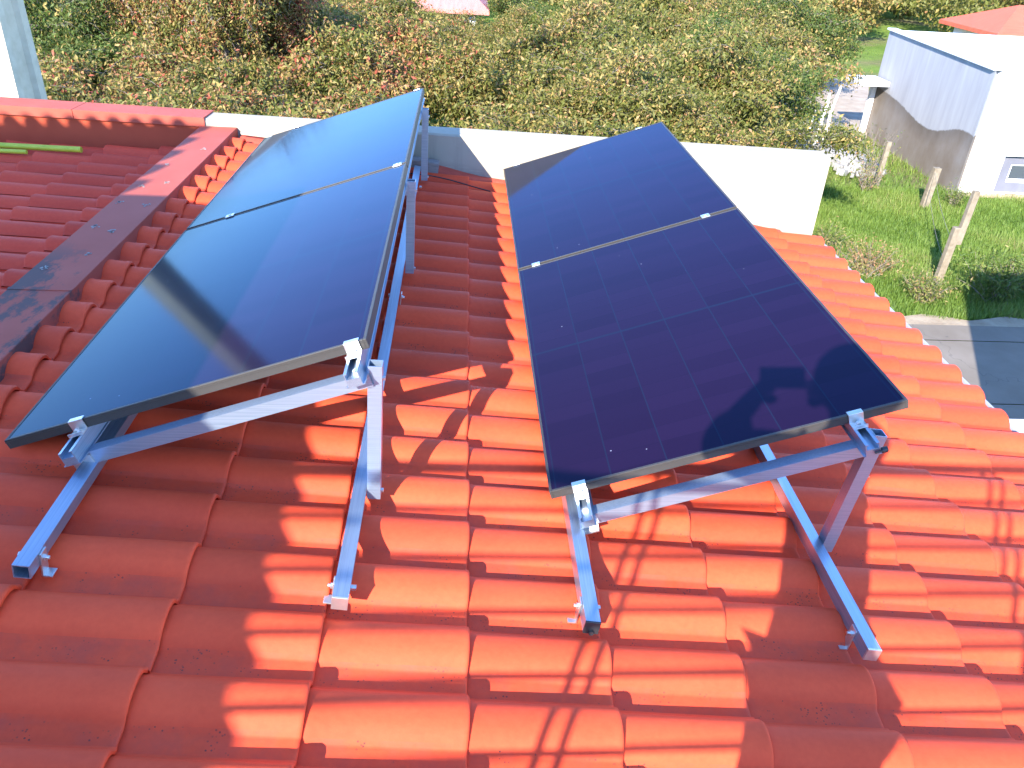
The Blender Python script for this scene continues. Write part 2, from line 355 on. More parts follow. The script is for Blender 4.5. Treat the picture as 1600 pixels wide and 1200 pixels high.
PROF = [(0.0, 0.0), (0.028, 0.0022), (0.056, 0.0048), (0.0600, 0.0056), (0.0635, 0.0080), (0.071, 0.0165), (0.079, 0.0250), (0.090, 0.0340), (0.104, 0.0415),
        (0.121, 0.0462), (0.140, 0.0485), (0.157, 0.0475), (0.171, 0.0432), (0.182, 0.0365), (0.190, 0.0285), (0.197, 0.0185), (0.204, 0.0100), (0.2115, 0.0075)]
def tile_field(name, m_, parent, origin, U, V, NN, us, ns, gl, drop):
    """us: lower-end distances along U with their lengths; ns: column numbers; PROF runs along V"""
    rn = random.Random(len(us)*31+len(ns))
    V_, F_, tint, pan, sm = [], [], [], [], []
    npf = len(PROF)
    for (ulo, ln) in us:
        for n in ns:
            jy = rn.uniform(-0.0016, 0.0016); jz = rn.uniform(-0.0008, 0.0022); jr = rn.uniform(-0.006, 0.006); ju = rn.uniform(-0.003, 0.003)
            t = rn.random(); th = 0.0140
            uu = [0.0, 0.0016, 0.006, 0.013, 0.03, min(0.10, ln*0.5), min(0.22, ln*0.7), ln-0.022, ln-0.012, ln+0.0, ln+0.05]
            dz = [-0.0042, -0.0012, 0.0010, 0.0006, 0, 0, 0, 0, 0.0022, 0.0012, 0.0]
            b0 = len(V_)
            sag = rn.uniform(-0.001, 0.001)
            for k, (q, e) in enumerate(zip(uu, dz)):
                zz = 0.0175*(1 - q/gl) + e + jz
                for (v, z) in PROF:
                    s = 1.0 - 0.11*(q/gl) if z > 0.006 else 1.0
                    p = origin + U*(ulo + ju - q) + V*(n*TW + v + jy + jr*q) + NN*(z*s + zz + sag*sin(q*9))
                    V_.append(p)
            for k in range(len(uu)-1):
                for i in range(npf-1):
                    F_.append((b0+k*npf+i, b0+k*npf+i+1, b0+(k+1)*npf+i+1, b0+(k+1)*npf+i)); sm.append(True)
                    tint.append(t); pan.append(1.0 if PROF[i][0] < 0.066 else 0.0)
            # thick lower end
            c0 = len(V_)
            for i, (v, z) in enumerate(PROF):
                V_.append(V_[b0+i]); 
            for i, (v, z) in enumerate(PROF):
                V_.append(V_[b0+i] - NN*(th-0.004) + U*(-0.001))
            for i, (v, z) in enumerate(PROF):
                V_.append(V_[b0+i] - NN*(th-0.004) - U*0.06)
            for r_ in (0, 1):
                for i in range(npf-1):
                    F_.append((c0+r_*npf+i+1, c0+r_*npf+i, c0+(r_+1)*npf+i, c0+(r_+1)*npf+i+1)); sm.append(r_ == 0 and False)
                    tint.append(t*0.8); pan.append(0)
            # side faces of the near lap
            for i in (0, npf-1):
                c1 = len(V_)
                a, b = V_[b0+i], V_[b0+(len(uu)-1)*npf+i]
                V_ += [a, b, b - NN*0.010, a - NN*0.010]
                F_.append((c1, c1+1, c1+2, c1+3) if i == 0 else (c1+3, c1+2, c1+1, c1)); sm.append(False); tint.append(t); pan.append(0)
    me = bpy.data.meshes.new(name); me.from_pydata([tuple(v) for v in V_], [], F_)
    me.polygons.foreach_set('use_smooth', sm)
    for an, arr in (('tint', tint), ('pan', pan)):
        a = me.attributes.new(an, 'FLOAT', 'FACE'); a.data.foreach_set('value', arr)
    me.update()
    return link(name, me, parent, m_)

# right-hand roof: silhouettes of the humps sit on the plane z=-HH-x tan(AL)
ORG = Vector((0, 0, -HH)) + US*0 - RN*0.040
us = [(X0 - 4*G_, 0.09)] + [(X0 + b*G_, G_) for b in range(-3, 7)] + [(X0 + 6*G_ + EG, G_)]
tile_field('roof_tiles', M['tile'], house, ORG + Vector((0, Y0 - 0.183, 0)), US, Vector((0, 1, 0)), RN, us, list(range(-7, 21)), G_, 0)
# deck under the tiles
mb = MB()
xe = (X0 + 6*G_ + EG)*cos(AL)
mb.sweep([(-1.47, 0), (xe-0.05, 0), (xe-0.05, -0.09), (-1.47, -0.09)], (0, -0.2, 0), (0, 5.42, 0), Vector((1, 0, -math.tan(AL))), Vector((0, 0, 1)))
for i in range(len(mb.v)): mb.v[i] = (mb.v[i][0], mb.v[i][1], mb.v[i][2] - HH - 0.062)
mb.build('roof_deck', M['mortar'], house)
# left roof beyond the coping: same tiles turned round, falling gently to the left
BL = radians(0.8)
U2 = Vector((-cos(BL), 0, -sin(BL))); N2 = Vector((-sin(BL), 0, cos(BL)))
tile_field('left_roof_tiles', M['tile_old'], house, Vector((-1.60, 3.92*1.042 + 0.02, -1.500-0.040)), U2, Vector((0, -1, 0)), N2,
           [(0.36+0.35*k, 0.35) for k in range(-1, 9)], list(range(-8, 18)), 0.35, 0)
mb = MB(); mb.box((-3.3, 2.7, -1.68), (1.63, 2.7, 0.06)); mb.build('left_roof_deck', M['mortar'], house)

# coping between the two roofs: folded red sheet with a joint, screws and drips
mb = MB()
ZC = -1.362
mb.box((-1.602, 2.6, ZC-0.035), (0.118, 2.90, 0.035), bev=0.003)
mb.box((-1.600, 2.6, ZC-0.16), (0.112, 2.89, 0.09))
mb.box((-1.602, 2.92, ZC+0.0012), (0.1195, 0.010, 0.0012))
coping = mb.build('coping', M['red_cap'], house)
rn = random.Random(5)
for (x, y) in ((-1.55, 4.95), (-1.66, 4.6), (-1.56, 4.28), (-1.68, 3.95), (-1.54, 3.92), (-1.66, 3.60), (-1.57, 3.55), (-1.56, 3.28), (-1.68, 3.12), (-1.66, 4.2)):
    mb = MB()
    for k in range(9):
        a = rn.uniform(0, 6.28); d = rn.uniform(0, 0.018); r = rn.uniform(0.003, 0.007)
        c = Vector((x + d*cos(a), y + 1.4*d*sin(a), ZC + 0.0006))
        mb.tube([c, c+Vector((0, 0, 0.0011))], r, 7)
    mb.build('dirt_spot', M['dirt_spot'], coping)

# end parapet: white part over the right roof, red sheet over the left part
def ztop(x): return -1.343 - 0.0145*(x)
def yfr(x): return 5.455 - 0.030*x
def wallpiece(name, xa, xb, m_, top=0.0, yo=0.0, zlo=-2.6, th=0.205):
    mb = MB()
    nseg = max(2, int((xb-xa)/0.25))
    pr = []
    for i in range(nseg+1):
        x = xa+(xb-xa)*i/nseg; y = yfr(x)+yo; z = ztop(x)+top
        pr.append([(x, y, zlo), (x, y, z-0.012), (x, y+0.012, z), (x, y+th-0.012, z), (x, y+th, z-0.012), (x, y+th, zlo)])
    vs = [p for r in pr for p in r]; fs = []
    for i in range(nseg):
        for k in range(5): fs.append((i*6+k, i*6+k+1, (i+1)*6+k+1, (i+1)*6+k))
    fs.append(tuple(range(6))[::-1]); fs.append(tuple(nseg*6+k for k in range(6)))
    mb.add(vs, fs)
    return mb.build(name, m_, house)
wallpiece('parapet_wall', -1.70, 2.485, M['plaster'], zlo=-2.7)
wallpiece('parapet_core', -7.0, -1.701, M['plaster'], top=-0.03, yo=0.02, zlo=-2.7, th=0.16)
wallpiece('parapet_cladding', -7.0, -1.702, M['red_metal'], top=-0.015, yo=0.008, zlo=-1.6, th=0.012)
mb = MB()
for xa, xb in ((-7.0, -5.1), (-5.097, -2.53), (-2.527, -1.69)):
    cx = (xa+xb)/2; hl = (xb-xa)/2; ax = (Vector((1, -0.03, -0.0145)).normalized(), Vector((0.03, 1, 0)).normalized(), Vector((0, 0, 1)))
    mb.box((cx, yfr(cx)+0.10, ztop(cx)+0.006), (hl, 0.112, 0.004), ax, 0.001)
    mb.box((cx, yfr(cx)-0.009, ztop(cx)-0.022), (hl, 0.003, 0.026), ax)
mb.build('parapet_cap', M['red_cap'], house)
# mortar fillet and low red upstand at the foot of the white wall
mb = MB()
pts = []
for i in range(36):
    x = -1.45 + i*0.112
    if x > 2.35: break
    hgt = 0.006 + 0.040*math.exp(-((x+0.42)/0.33)**2) + 0.004*sin(i*1.7)
    z = -HH - x*math.tan(AL)
    pts.append((x, z, hgt))
vs = []; fs = []
for i, (x, z, hgt) in enumerate(pts):
    y = yfr(x)
    vs += [(x, y+0.004, z+hgt), (x, y-0.03, z+hgt*0.7), (x, y-0.085, z+0.006), (x, y-0.12, z-0.045)]
for i in range(len(pts)-1):
    for k in range(3): fs.append((i*4+k, i*4+k+1, (i+1)*4+k+1, (i+1)*4+k))
mb.add(vs, fs, True); mb.build('mortar_fillet', M['mortar'], house)
# house walls, eaves board, gutter with brackets
mb = MB(); mb.box((-2.35, -2.0, (ZG-2.0)/2-0.15), (4.65, 7.45, (-ZG-2.0)/2-0.02)); 
mb.build('house_wall', M['white'], house)
mb = MB()
zf = -HH - xe*math.tan(AL)
mb.box((xe-0.045, 2.35, zf-0.125), (0.012, 3.0, 0.06), bev=0.002); mb.build('fascia', M['white'], house)
mb = MB()
prof = [(0.046*cos(a), 0.046*sin(a)) for a in np.linspace(pi, 2*pi, 13)] + [(0.049, 0.008), (0.056, 0.008), (0.056, 0.003)] + [(0.050*cos(a), 0.050*sin(a)) for a in np.linspace(2*pi, pi, 13)]
mb.sweep(prof, (xe+0.012, -1.0, zf-0.058), (xe+0.012, 5.38, zf-0.058), Vector((1, 0, 0)), Vector((0, 0, 1)))
gut = mb.build('gutter', M['gutter_grey'], house)

# ------------------------------------------------------------------ racks and panels
W_, L_ = 1.087, 1.722
ARR = {'L': (-1.281, 1.947, -1.383, 0.330, -0.005, -0.005), 'R': (0.282, 1.944, -1.540, 0.330, -0.004, -0.001)}
def aframe(k):
    X, Y, Z, be, ya, gy = ARR[k]
    A = Vector((cos(be)*cos(ya), -cos(be)*sin(ya), sin(be)))
    B = Vector((sin(ya)*cos(gy), cos(ya)*cos(gy), sin(gy))); B = (B - A*A.dot(B)).normalized()
    return Vector((X, Y, Z)), A, B, A.cross(B)
def make_panel():
    mb = MB(); t = 0.030; wl = 0.009
    # frame: four bevelled bars standing 1.5 mm proud of the glass
    mb.box((wl/2, L_/2, -t/2), (wl/2, L_/2, t/2), bev=0.0012); mb.box((W_-wl/2, L_/2, -t/2), (wl/2, L_/2, t/2), bev=0.0012)
    mb.box((W_/2, wl/2, -t/2), (W_/2-wl, wl/2, t/2), bev=0.0012); mb.box((W_/2, L_-wl/2, -t/2), (W_/2-wl, wl/2, t/2), bev=0.0012)
    # fine groove ledge along the outside
    mb.box((W_/2, -0.0006, -0.0075), (W_/2, 0.0006, 0.0012))
    # inner flange
    for (c, h) in (((0.016, L_/2, -t+0.001), (0.014, L_/2-0.01, 0.001)), ((W_-0.016, L_/2, -t+0.001), (0.014, L_/2-0.01, 0.001))):
        mb.box(c, h)
    fr = mb.build('frame', M['frame'])
    mb = MB(); mb.box((W_/2, L_/2, -0.0033), (W_/2-wl-0.0002, L_/2-wl-0.0002, 0.0018)); gl = mb.build('glass', M['glass'])
    mb = MB(); mb.box((W_/2, L_/2, -0.0066), (W_/2-wl-0.0004, L_/2-wl-0.0004, 0.0012))
    mb.box((W_/2, L_/2, -0.018), (0.05, 0.03, 0.009), bev=0.003); bk = mb.build('backsheet', M['backsheet'])
    return fr, gl, bk
proto = make_panel()
for i, (k, seg, lab) in enumerate((
        ('L', 0, 'near panel of the left row, glass mirroring blue sky and a tan pole stripe'),
        ('L', 1, 'far panel of the left row, bright blue with smudged reflections of trees'),
        ('R', 0, 'near panel of the right row, dark navy glass with shadow of the photographer on it'),
        ('R', 1, 'far panel of the right row, plain blue glass against the white parapet'))):
    O, A, B, Nn = aframe(k); O = O + B*(seg*(L_+0.020))
    root = empty('solar_panel'); root.matrix_world = Matrix(((A.x, B.x, Nn.x, O.x), (A.y, B.y, Nn.y, O.y), (A.z, B.z, Nn.z, O.z), (0, 0, 0, 1)))
    tag(root, lab, 'solar panel', 'solar panels on the roof')
    for o in proto:
        if i == 0: c = o
        else: c = o.copy(); COL.objects.link(c)
        c.parent = root; c.matrix_parent_inverse = Matrix.Identity(4)
bpy.context.view_layer.update()

def rack(k, lab, base_x, rails, tris, capinfo):
    O, A, B, Nn = aframe(k)
    root = tag(empty('mounting_rack', roofpt(base_x[0], 1.5, 0.02)), lab, 'rack', 'aluminium panel racks')
    pt = lambda a, b, n: O + A*a + B*b + Nn*n
    # base bars on the roof
    for j, bx in enumerate(base_x):
        ys, ye = 1.468, 5.25
        mb = MB(); c0 = roofpt(bx, ys, 0.042); c1 = roofpt(bx - 0.012*j, ye, 0.042)
        ex = Vector((cos(AL), 0, -sin(AL)))
        hollow(mb, c0, c1, ex, RN, 0.020, 0.003)
        bar = mb.build('base_bar', M['alu'], root)
        if capinfo[j]:
            mb = MB(); d = (c1-c0).normalized()
            mb.box(c0 - d*0.001, (0.0205, 0.003, 0.0205), (ex, d, RN), 0.001)
            if capinfo[j] == 'b': mb.tube([c0-d*0.004-RN*0.012, c0-d*0.012-RN*0.012], 0.007, 8)
            mb.build('end_cap', M['black_plastic'] if capinfo[j] == 'b' else M['steel'], bar)
        # L feet with bolts beside the bar
        for q, (fy, side) in enumerate(((1.53 if k == 'L' else 1.545, 1 if (k == 'L' and j == 0) else -1), (3.3, 1), (4.9, -1))):
            mb = MB(); f0 = roofpt(bx, fy, 0.0)
            e = ex*side
            mb.box(f0 + e*0.0225 + RN*0.020, (0.0022, 0.015, 0.036), (ex, Vector((0, 1, 0)), RN), 0.001)
            mb.box(f0 + e*0.033 + RN*(-0.0145), (0.012, 0.015, 0.0022), (ex, Vector((0, 1, 0)), RN), 0.001)
            ft = mb.build('roof_hook', M['steel'], root)
            mb = MB(); p = f0 + e*0.024 + RN*0.036
            mb.tube([p, p+e*0.007], 0.0085, 6, smooth=False); mb.tube([p+e*0.007, p+e*0.014], 0.0045, 8)
            mb.build('bolt', M['steel'], ft)
            mb = MB(); mb.tube([f0-e*0.020+RN*0.036, f0-e*0.034+RN*0.036], 0.008, 6, smooth=False)
            mb.build('bolt', M['steel'], ft)
    # triangles: sloping bar, low end on the left base bar, post on the right one
    for b in tris:
        a0, a1 = rails[0]-0.035, rails[1]+0.028
        mb = MB(); hollow(mb, pt(a0, b, -0.092), pt(a1, b, -0.092), B, Nn, 0.020, 0.0025)
        mb.build('sloping_bar', M['alu_x'], root)
        top = pt(rails[1]+0.050, b+0.01, -0.062)
        foot = roofpt(base_x[1]+0.042, top.y, 0.030)
        d = (top-foot).normalized(); ey = Vector((0, 1, 0)); ey = (ey-d*ey.dot(d)).normalized(); ex2 = ey.cross(d)
        mb = MB(); hollow(mb, foot, top, ex2, ey, 0.0195, 0.0025)
        mb.build('post', M['alu_x'], root)
        for (cc) in (foot+d*0.02, top-d*0.045):
            mb = MB(); mb.tube([cc+ex2*0.0195, cc+ex2*0.027], 0.007, 6, smooth=False)
            mb.build('bolt', M['steel'], root)
        # short angle under the low end
        mb = MB(); q0 = pt(a0+0.02, b-0.021, -0.075)
        mb.box(pt(a0+0.030, b-0.0225, -0.100), (0.030, 0.0015, 0.020), (A, B, Nn)); mb.box(pt(a0+0.030, b-0.035, -0.119), (0.03, 0.012, 0.0015), (A, B, Nn))
        mb.build('angle_plate', M['steel'], root)
    # long rails carrying the panels
    w, hh, t, lip = 0.020, 0.040, 0.0028, 0.0085
    prof = [(-w, 0), (-w, -hh), (-w-0.006, -hh), (-w-0.006, -hh+0.003-0.006), (w+0.006, -hh+0.003-0.006), (w+0.006, -hh), (w, -hh), (w, 0), (w-lip, 0), (w-lip, -t), (w-t, -t), (w-t, -hh*0.45), (-w+t, -hh*0.45), (-w+t, -t), (-w+lip, -t), (-w+lip, 0)]
    for ri, a in enumerate(rails):
        mb = MB(); mb.sweep(prof, pt(a, -0.115, -0.0305), pt(a, 2*L_+0.02+0.06, -0.0305), A, Nn)
        # lower web so the end reads as a double box section
        r = mb.build('panel_rail', M['alu'], root)
        for bb in (0.0, 2*L_+0.02):
            sgn = -1 if bb == 0 else 1
            mb = MB(); cw = 0.0215
            mb.box(pt(a, bb - sgn*0.004, 0.0024), (cw, 0.0085, 0.0016), (A, B, Nn), 0.0008)
            mb.box(pt(a, bb + sgn*0.0048, -0.0125), (cw, 0.0016, 0.0164), (A, B, Nn), 0.0006)
            mb.box(pt(a, bb + sgn*0.021, -0.0285), (cw, 0.0165, 0.0017), (A, B, Nn), 0.0008)
            mb.box(pt(a, bb + sgn*0.036, -0.0245), (cw, 0.0014, 0.0050), (A, B, Nn))
            cl = mb.build('end_clamp', M['steel'], root)
            mb = MB(); p = pt(a, bb+sgn*0.021, -0.0268)
            mb.tube([p, p+Nn*0.003], 0.0105, 14); mb.tube([p+Nn*0.003, p+Nn*0.010], 0.0075, 6, smooth=False); mb.tube([p+Nn*0.010, p+Nn*0.013], 0.003, 8)
            mb.build('bolt', M['steel'], cl)
        mb = MB(); mb.box(pt(a, L_+0.010, 0.0022), (0.020, 0.0185, 0.0017), (A, B, Nn), 0.0008)
        p = pt(a, L_+0.010, 0.004); mb.tube([p, p+Nn*0.004], 0.0065, 6, smooth=False)
        mb.build('mid_clamp', M['steel'], root)
    return root
rack('L', 'left aluminium rack whose triangles carry the pale blue sky-mirroring panels', (-1.030, -0.290), (0.225, 1.045), (-0.045, 1.640, 3.12), (None, 's'))
rack('R', 'right aluminium rack with black capped base bar, under the dark navy panels', (0.352, 1.133), (0.093, 0.932), (-0.045, 1.640, 3.12), ('b', 's'))

# black plug hanging from the right rail of the right rack
Oq, Aq, Bq, Nq = aframe('R'); q0 = Oq + Aq*0.955 - Bq*0.118 - Nq*0.058
mb = MB(); mb.tube([q0, q0+Aq*0.016], 0.009, 8); mb.tube([q0-Aq*0.02-Bq*0.003, q0+Aq*0.003-Bq*0.003], 0.004, 6)
tag(mb.build('plug', M['black_plastic']), 'small black plug on the end of the highest rail of the right rack', 'plug')

# ------------------------------------------------------------------ loose things on the roofs
mb = MB(); mb.tube([(-4.6, 5.30, -1.465), (-3.4, 5.275, -1.470), (-2.40, 5.25, -1.478)], 0.019, 12)
tag(mb.build('rod', M['bamboo']), 'longer yellow-green rod lying on the left tiles below the red parapet', 'rod')
mb = MB(); mb.tube([(-4.4, 5.185, -1.476), (-2.70, 5.175, -1.484)], 0.014, 10)
tag(mb.build('rod', M['bamboo']), 'short thin yellow-green rod in front of the longer rod on the left tiles', 'rod')
mb = MB()
z = -HH + 0.38*math.tan(AL)
mb.box((-0.50, 5.375, z+0.045), (0.34, 0.045, 0.045), (Vector((0.992, -0.03, -0.12)).normalized(), Vector((0.03, 1, 0)).normalized(), Vector((0.12, 0, 0.992))), 0.006)
tag(mb.build('wooden_block', M['wood_grey']), 'weathered grey timber block at foot of the white parapet behind the left row', 'timber')
mb = MB(); mb.tube([(-1.44, 5.415, -1.375), (-1.20, 5.41, -1.395)], 0.012, 8)
tag(mb.build('stick', M['cream_rod']), 'short cream stick lying at parapet foot by the red coping', 'stick')
mb = MB()
cp = []
for i in range(22):
    t = i/21; x = -0.42 + 0.60*t; cp.append(roofpt(x, 5.19+0.05*sin(t*3.1)-0.04*t, 0.012+0.008*sin(t*5)))
mb.tube(cp, 0.004, 6)
tag(mb.build('cable', M['cable']), 'thin black cable lying across the top row of orange tiles by the parapet', 'cable')

# white gate beam joining the house to the neighbour, just under the eaves on the right
gt = tag(empty('gate', (3.9, 3.22, ZG)), 'white metal gate with square tubes beside the house corner', 'gate')
mb = MB(); mb.box((4.0, 3.24, -2.13), (1.25, 0.035, 0.035), bev=0.004); mb.box((4.0, 3.12, -2.20), (1.25, 0.02, 0.02), bev=0.003); mb.build('top_beam', M['gutter'], gt)
for i in range(13):
    mb = MB(); mb.box((2.88+i*0.17, 3.24, -3.82), (0.012, 0.012, 1.65)); mb.build('bar', M['gutter'], gt)
mb = MB(); mb.box((2.78, 3.24, -3.82), (0.04, 0.04, 1.66)); mb.build('gate_post', M['gutter'], gt)
mb = MB(); mb.box((5.0-0.05, 3.24, -3.82), (0.04, 0.04, 1.66)); mb.build('gate_post', M['gutter'], gt)

# ------------------------------------------------------------------ behind the camera: what casts the shadows
# railing of the terrace behind us
rl = tag(empty('railing', (0, -1.0, -1.6)), 'steel terrace railing with thin horizontal rods behind the photographer', 'railing')
def rz(x): return 0.213 - 0.020*x
mb = MB(); mb.tube([(-2.6, -1.0, rz(-2.6)), (3.4, -1.0, rz(3.4))], 0.020, 12); mb.build('top_rail', M['steel'], rl)
for k in range(1, 11):
    mb = MB(); mb.tube([(-2.6, -1.0, rz(-2.6)-0.124*k), (3.4, -1.0, rz(3.4)-0.124*k)], 0.0095, 8); mb.build('rod', M['steel'], rl)
for x in (-2.06, -0.775, 0.51, 1.80, 3.09):
    for d in (-0.026, 0.026):
        mb = MB(); mb.tube([(x+d, -1.0, rz(x)), (x+d, -1.0, -1.75-0.13*x)], 0.0105, 8)
        mb.build('railing_post', M['steel'], rl)
# upper storey of the house, left behind
up = tag(empty('upper_house', (-5.0, -2.0, ZG)), 'taller tile-roofed house standing left behind the photographer', 'house')
mb = MB(); mb.box((-4.5, -2.0, -1.45), (2.28, 2.70, 1.95)); mb.build('wall', M['white'], up)
mb = MB(); mb.box((-4.5, -1.9, 0.55), (2.33, 2.63, 0.05)); mb.build('flat_roof', M['white'], up)
mb = MB(); mb.box((-7.1, -2.5, 1.0), (3.05, 3.1, 0.38)); mb.build('storey', M['white'], up)
mb = MB()
mb.box((-7.1, -2.5, 1.38), (3.10, 3.13, 0.03))
y = 0.62
while y > -4.5:
    mb.tube([(-3.91, y, 1.41), (-4.5, y, 1.41)], [0.085, 0.085], 12); y -= 0.296
x = -4.1
while x > -9.5:
    mb.tube([(x, 0.70, 1.455), (x, 0.1, 1.46)], 0.05, 12); x -= 0.14
mb.box((-7.15, 0.62, 1.43), (3.05, 0.05, 0.028))
mb.build('verge_tiles', M['tile'], up)
# neighbour's house on the right, out of the frame
nb = tag(empty('neighbour_house', (8.9, 2.0, ZG)), 'tall plain neighbour house across the driveway on the right', 'house')
mb = MB(); mb.box((9.9, 2.0, (ZG-0.30)/2), (5.0, 2.3, (-ZG-0.30)/2)); mb.build('wall', M['white'], nb)
mb = MB(); mb.box((9.9, 2.0, -0.28), (5.02, 2.32, 0.02)); mb.build('roof', M['mortar'], nb)

# photographer: one skinned body posed holding a phone, with clothing and an added hood
def skin(name, joints, edges, radii, m_, parent, sub=2):
    me = bpy.data.meshes.new(name); me.from_pydata(joints, edges, [])
    o = link(name, me, parent, m_)
    md = o.modifiers.new('skin', 'SKIN'); md.use_smooth_shade = True
    sv = me.skin_vertices[0].data if me.skin_vertices else None
    if sv is None:
        bpy.context.view_layer.objects.active = o; sv = o.data.skin_vertices[0].data
    for i, r in enumerate(radii): sv[i].radius = (r, r) if not isinstance(r, tuple) else r
    sv[0].use_root = True
    ss = o.modifiers.new('sub', 'SUBSURF'); ss.levels = sub; ss.render_levels = sub
    return o
pr = tag(empty('person', (0.12, -0.38, -1.6)), 'person in dark jacket and jeans holding up a phone to take the picture', 'person')
J = [(0.13, -0.40, -0.64), (0.13, -0.38, -0.42), (0.135, -0.34, -0.20), (0.14, -0.27, -0.07), (0.14, -0.235, 0.00),   # pelvis, waist, chest, shoulder-line, neck
     (0.14, -0.21, 0.08), (0.14, -0.19, 0.15), (0.14, -0.20, 0.20),                                                       # head
     (-0.03, -0.29, -0.10), (-0.25, -0.23, -0.085), (-0.14, -0.13, 0.000), (-0.088, -0.080, 0.030),                          # left arm to palm
     (0.31, -0.29, -0.11), (0.37, -0.22, -0.16), (0.20, -0.14, -0.020), (0.105, -0.085, 0.028),                                # right arm
     (0.04, -0.40, -0.72), (0.03, -0.36, -1.15), (0.02, -0.42, -1.55), (0.02, -0.30, -1.60),
     (0.22, -0.40, -0.72), (0.24, -0.36, -1.16), (0.25, -0.42, -1.58), (0.25, -0.30, -1.62)]
E_ = [(0, 1), (1, 2), (2, 3), (3, 4), (4, 5), (5, 6), (6, 7), (3, 8), (8, 9), (9, 10), (10, 11), (3, 12), (12, 13), (13, 14), (14, 15), (0, 16), (16, 17), (17, 18), (18, 19), (0, 20), (20, 21), (21, 22), (22, 23)]
R_ = [(0.15, 0.10), (0.13, 0.09), (0.15, 0.10), (0.10, 0.07), 0.052, 0.075, 0.088, 0.06, 0.06, 0.048, 0.036, 0.047, 0.06, 0.048, 0.036, 0.047, 0.08, 0.055, 0.04, 0.035, 0.08, 0.055, 0.04, 0.035]
# fingers: short chains rooted in the palms
def hand(pi_, pc, side):
    c = Vector(pc)
    for q in range(4):
        a = c + cu*(0.028-0.017*q) - cr*(0.004*side)
        ps = [a + cr*(side*0.010) - fw*0.0, a + cr*(side*0.034) + fw*0.006, a + cr*(side*(0.052-0.003*abs(q-1))) - fw*0.006]
        i0 = len(J)
        for p, r in zip(ps, (0.0095, 0.0085, 0.007)): J.append(tuple(p)); R_.append(r)
        E_.extend([(pi_, i0), (i0, i0+1), (i0+1, i0+2)])
    a = c - cu*0.030; i0 = len(J)
    for p, r in ((a, 0.011), (a - cu*0.012 + cr*(side*0.030) - fw*0.012, 0.0095), (a + cu*0.004 + cr*(side*0.048) - fw*0.016, 0.008)): J.append(tuple(p)); R_.append(r)
    E_.extend([(pi_, i0), (i0, i0+1), (i0+1, i0+2)])
hand(11, J[11], 1); hand(15, J[15], -1)
skin('body', J, E_, R_, M['skin'], pr)
sk = [0, 1, 2, 3, 8, 9, 10, 12, 13, 14]
jj = [J[i] for i in sk]; jj[6] = tuple(Vector(J[9]).lerp(Vector(J[10]), 0.8)); jj[9] = tuple(Vector(J[13]).lerp(Vector(J[14]), 0.8))
skin('jacket', jj, [(0, 1), (1, 2), (2, 3), (3, 4), (4, 5), (5, 6), (3, 7), (7, 8), (8, 9)],
     [(0.165, 0.115), (0.15, 0.105), (0.165, 0.115), (0.115, 0.085), 0.09, 0.098, 0.080, 0.09, 0.098, 0.082], M['cloth_dark'], pr)
jl = [J[i] for i in (0, 16, 17, 18, 20, 21, 22)]
skin('trousers', jl, [(0, 1), (1, 2), (2, 3), (0, 4), (4, 5), (5, 6)], [(0.158, 0.11), 0.092, 0.07, 0.058, 0.092, 0.07, 0.058], M['cloth_blue'], pr)
mb = MB()
bm = bmesh.new(); bmesh.ops.create_uvsphere(bm, u_segments=20, v_segments=14, radius=1.0)
for v in bm.verts:
    v.co = Vector((0.14 + v.co.x*0.132, -0.240 + v.co.y*0.122, 0.160 + v.co.z*0.128))
me = bpy.data.meshes.new('head_shadow_hood'); bm.to_mesh(me); bm.free(); link('head_shadow_hood', me, pr, M['cloth_dark'])  # added sphere around the head, enlarges its cast shadow
mb = MB(); hc = Vector((0.14, -0.105, 0.125))
mb.tube([hc+Vector((0, -0.012, 0.02)), hc+Vector((0, 0.012, -0.012)), hc+Vector((0, -0.006, -0.024))], [0.007, 0.012, 0.008], 8)
mb.build('nose', M['skin'], pr)
mb = MB()
for s_ in (-1, 1):
    e = Vector((0.14+s_*0.032, -0.112, 0.148)); mb.tube([e-Vector((0.014, 0, 0)), e, e+Vector((0.014, 0, 0))], [0.003, 0.007, 0.003], 8)
mb.build('eyes', M['hair'], pr)
ph = tag(empty('smartphone', (0.01, -0.01, 0)), 'black smartphone held sideways in the photographer hands', 'phone')
mb = MB(); mb.box(Vector((0, 0, 0)) - fw*0.012 + cr*0.012 + cu*0.022, (0.074, 0.036, 0.0045), (cr, cu, fw), 0.003); mb.build('phone_body', M['black_plastic'], ph)
mb = MB(); mb.box(Vector((0, 0, 0)) - fw*0.0172 + cr*0.012 + cu*0.022, (0.068, 0.032, 0.0004), (cr, cu, fw)); mb.build('screen', M['glass'], ph)

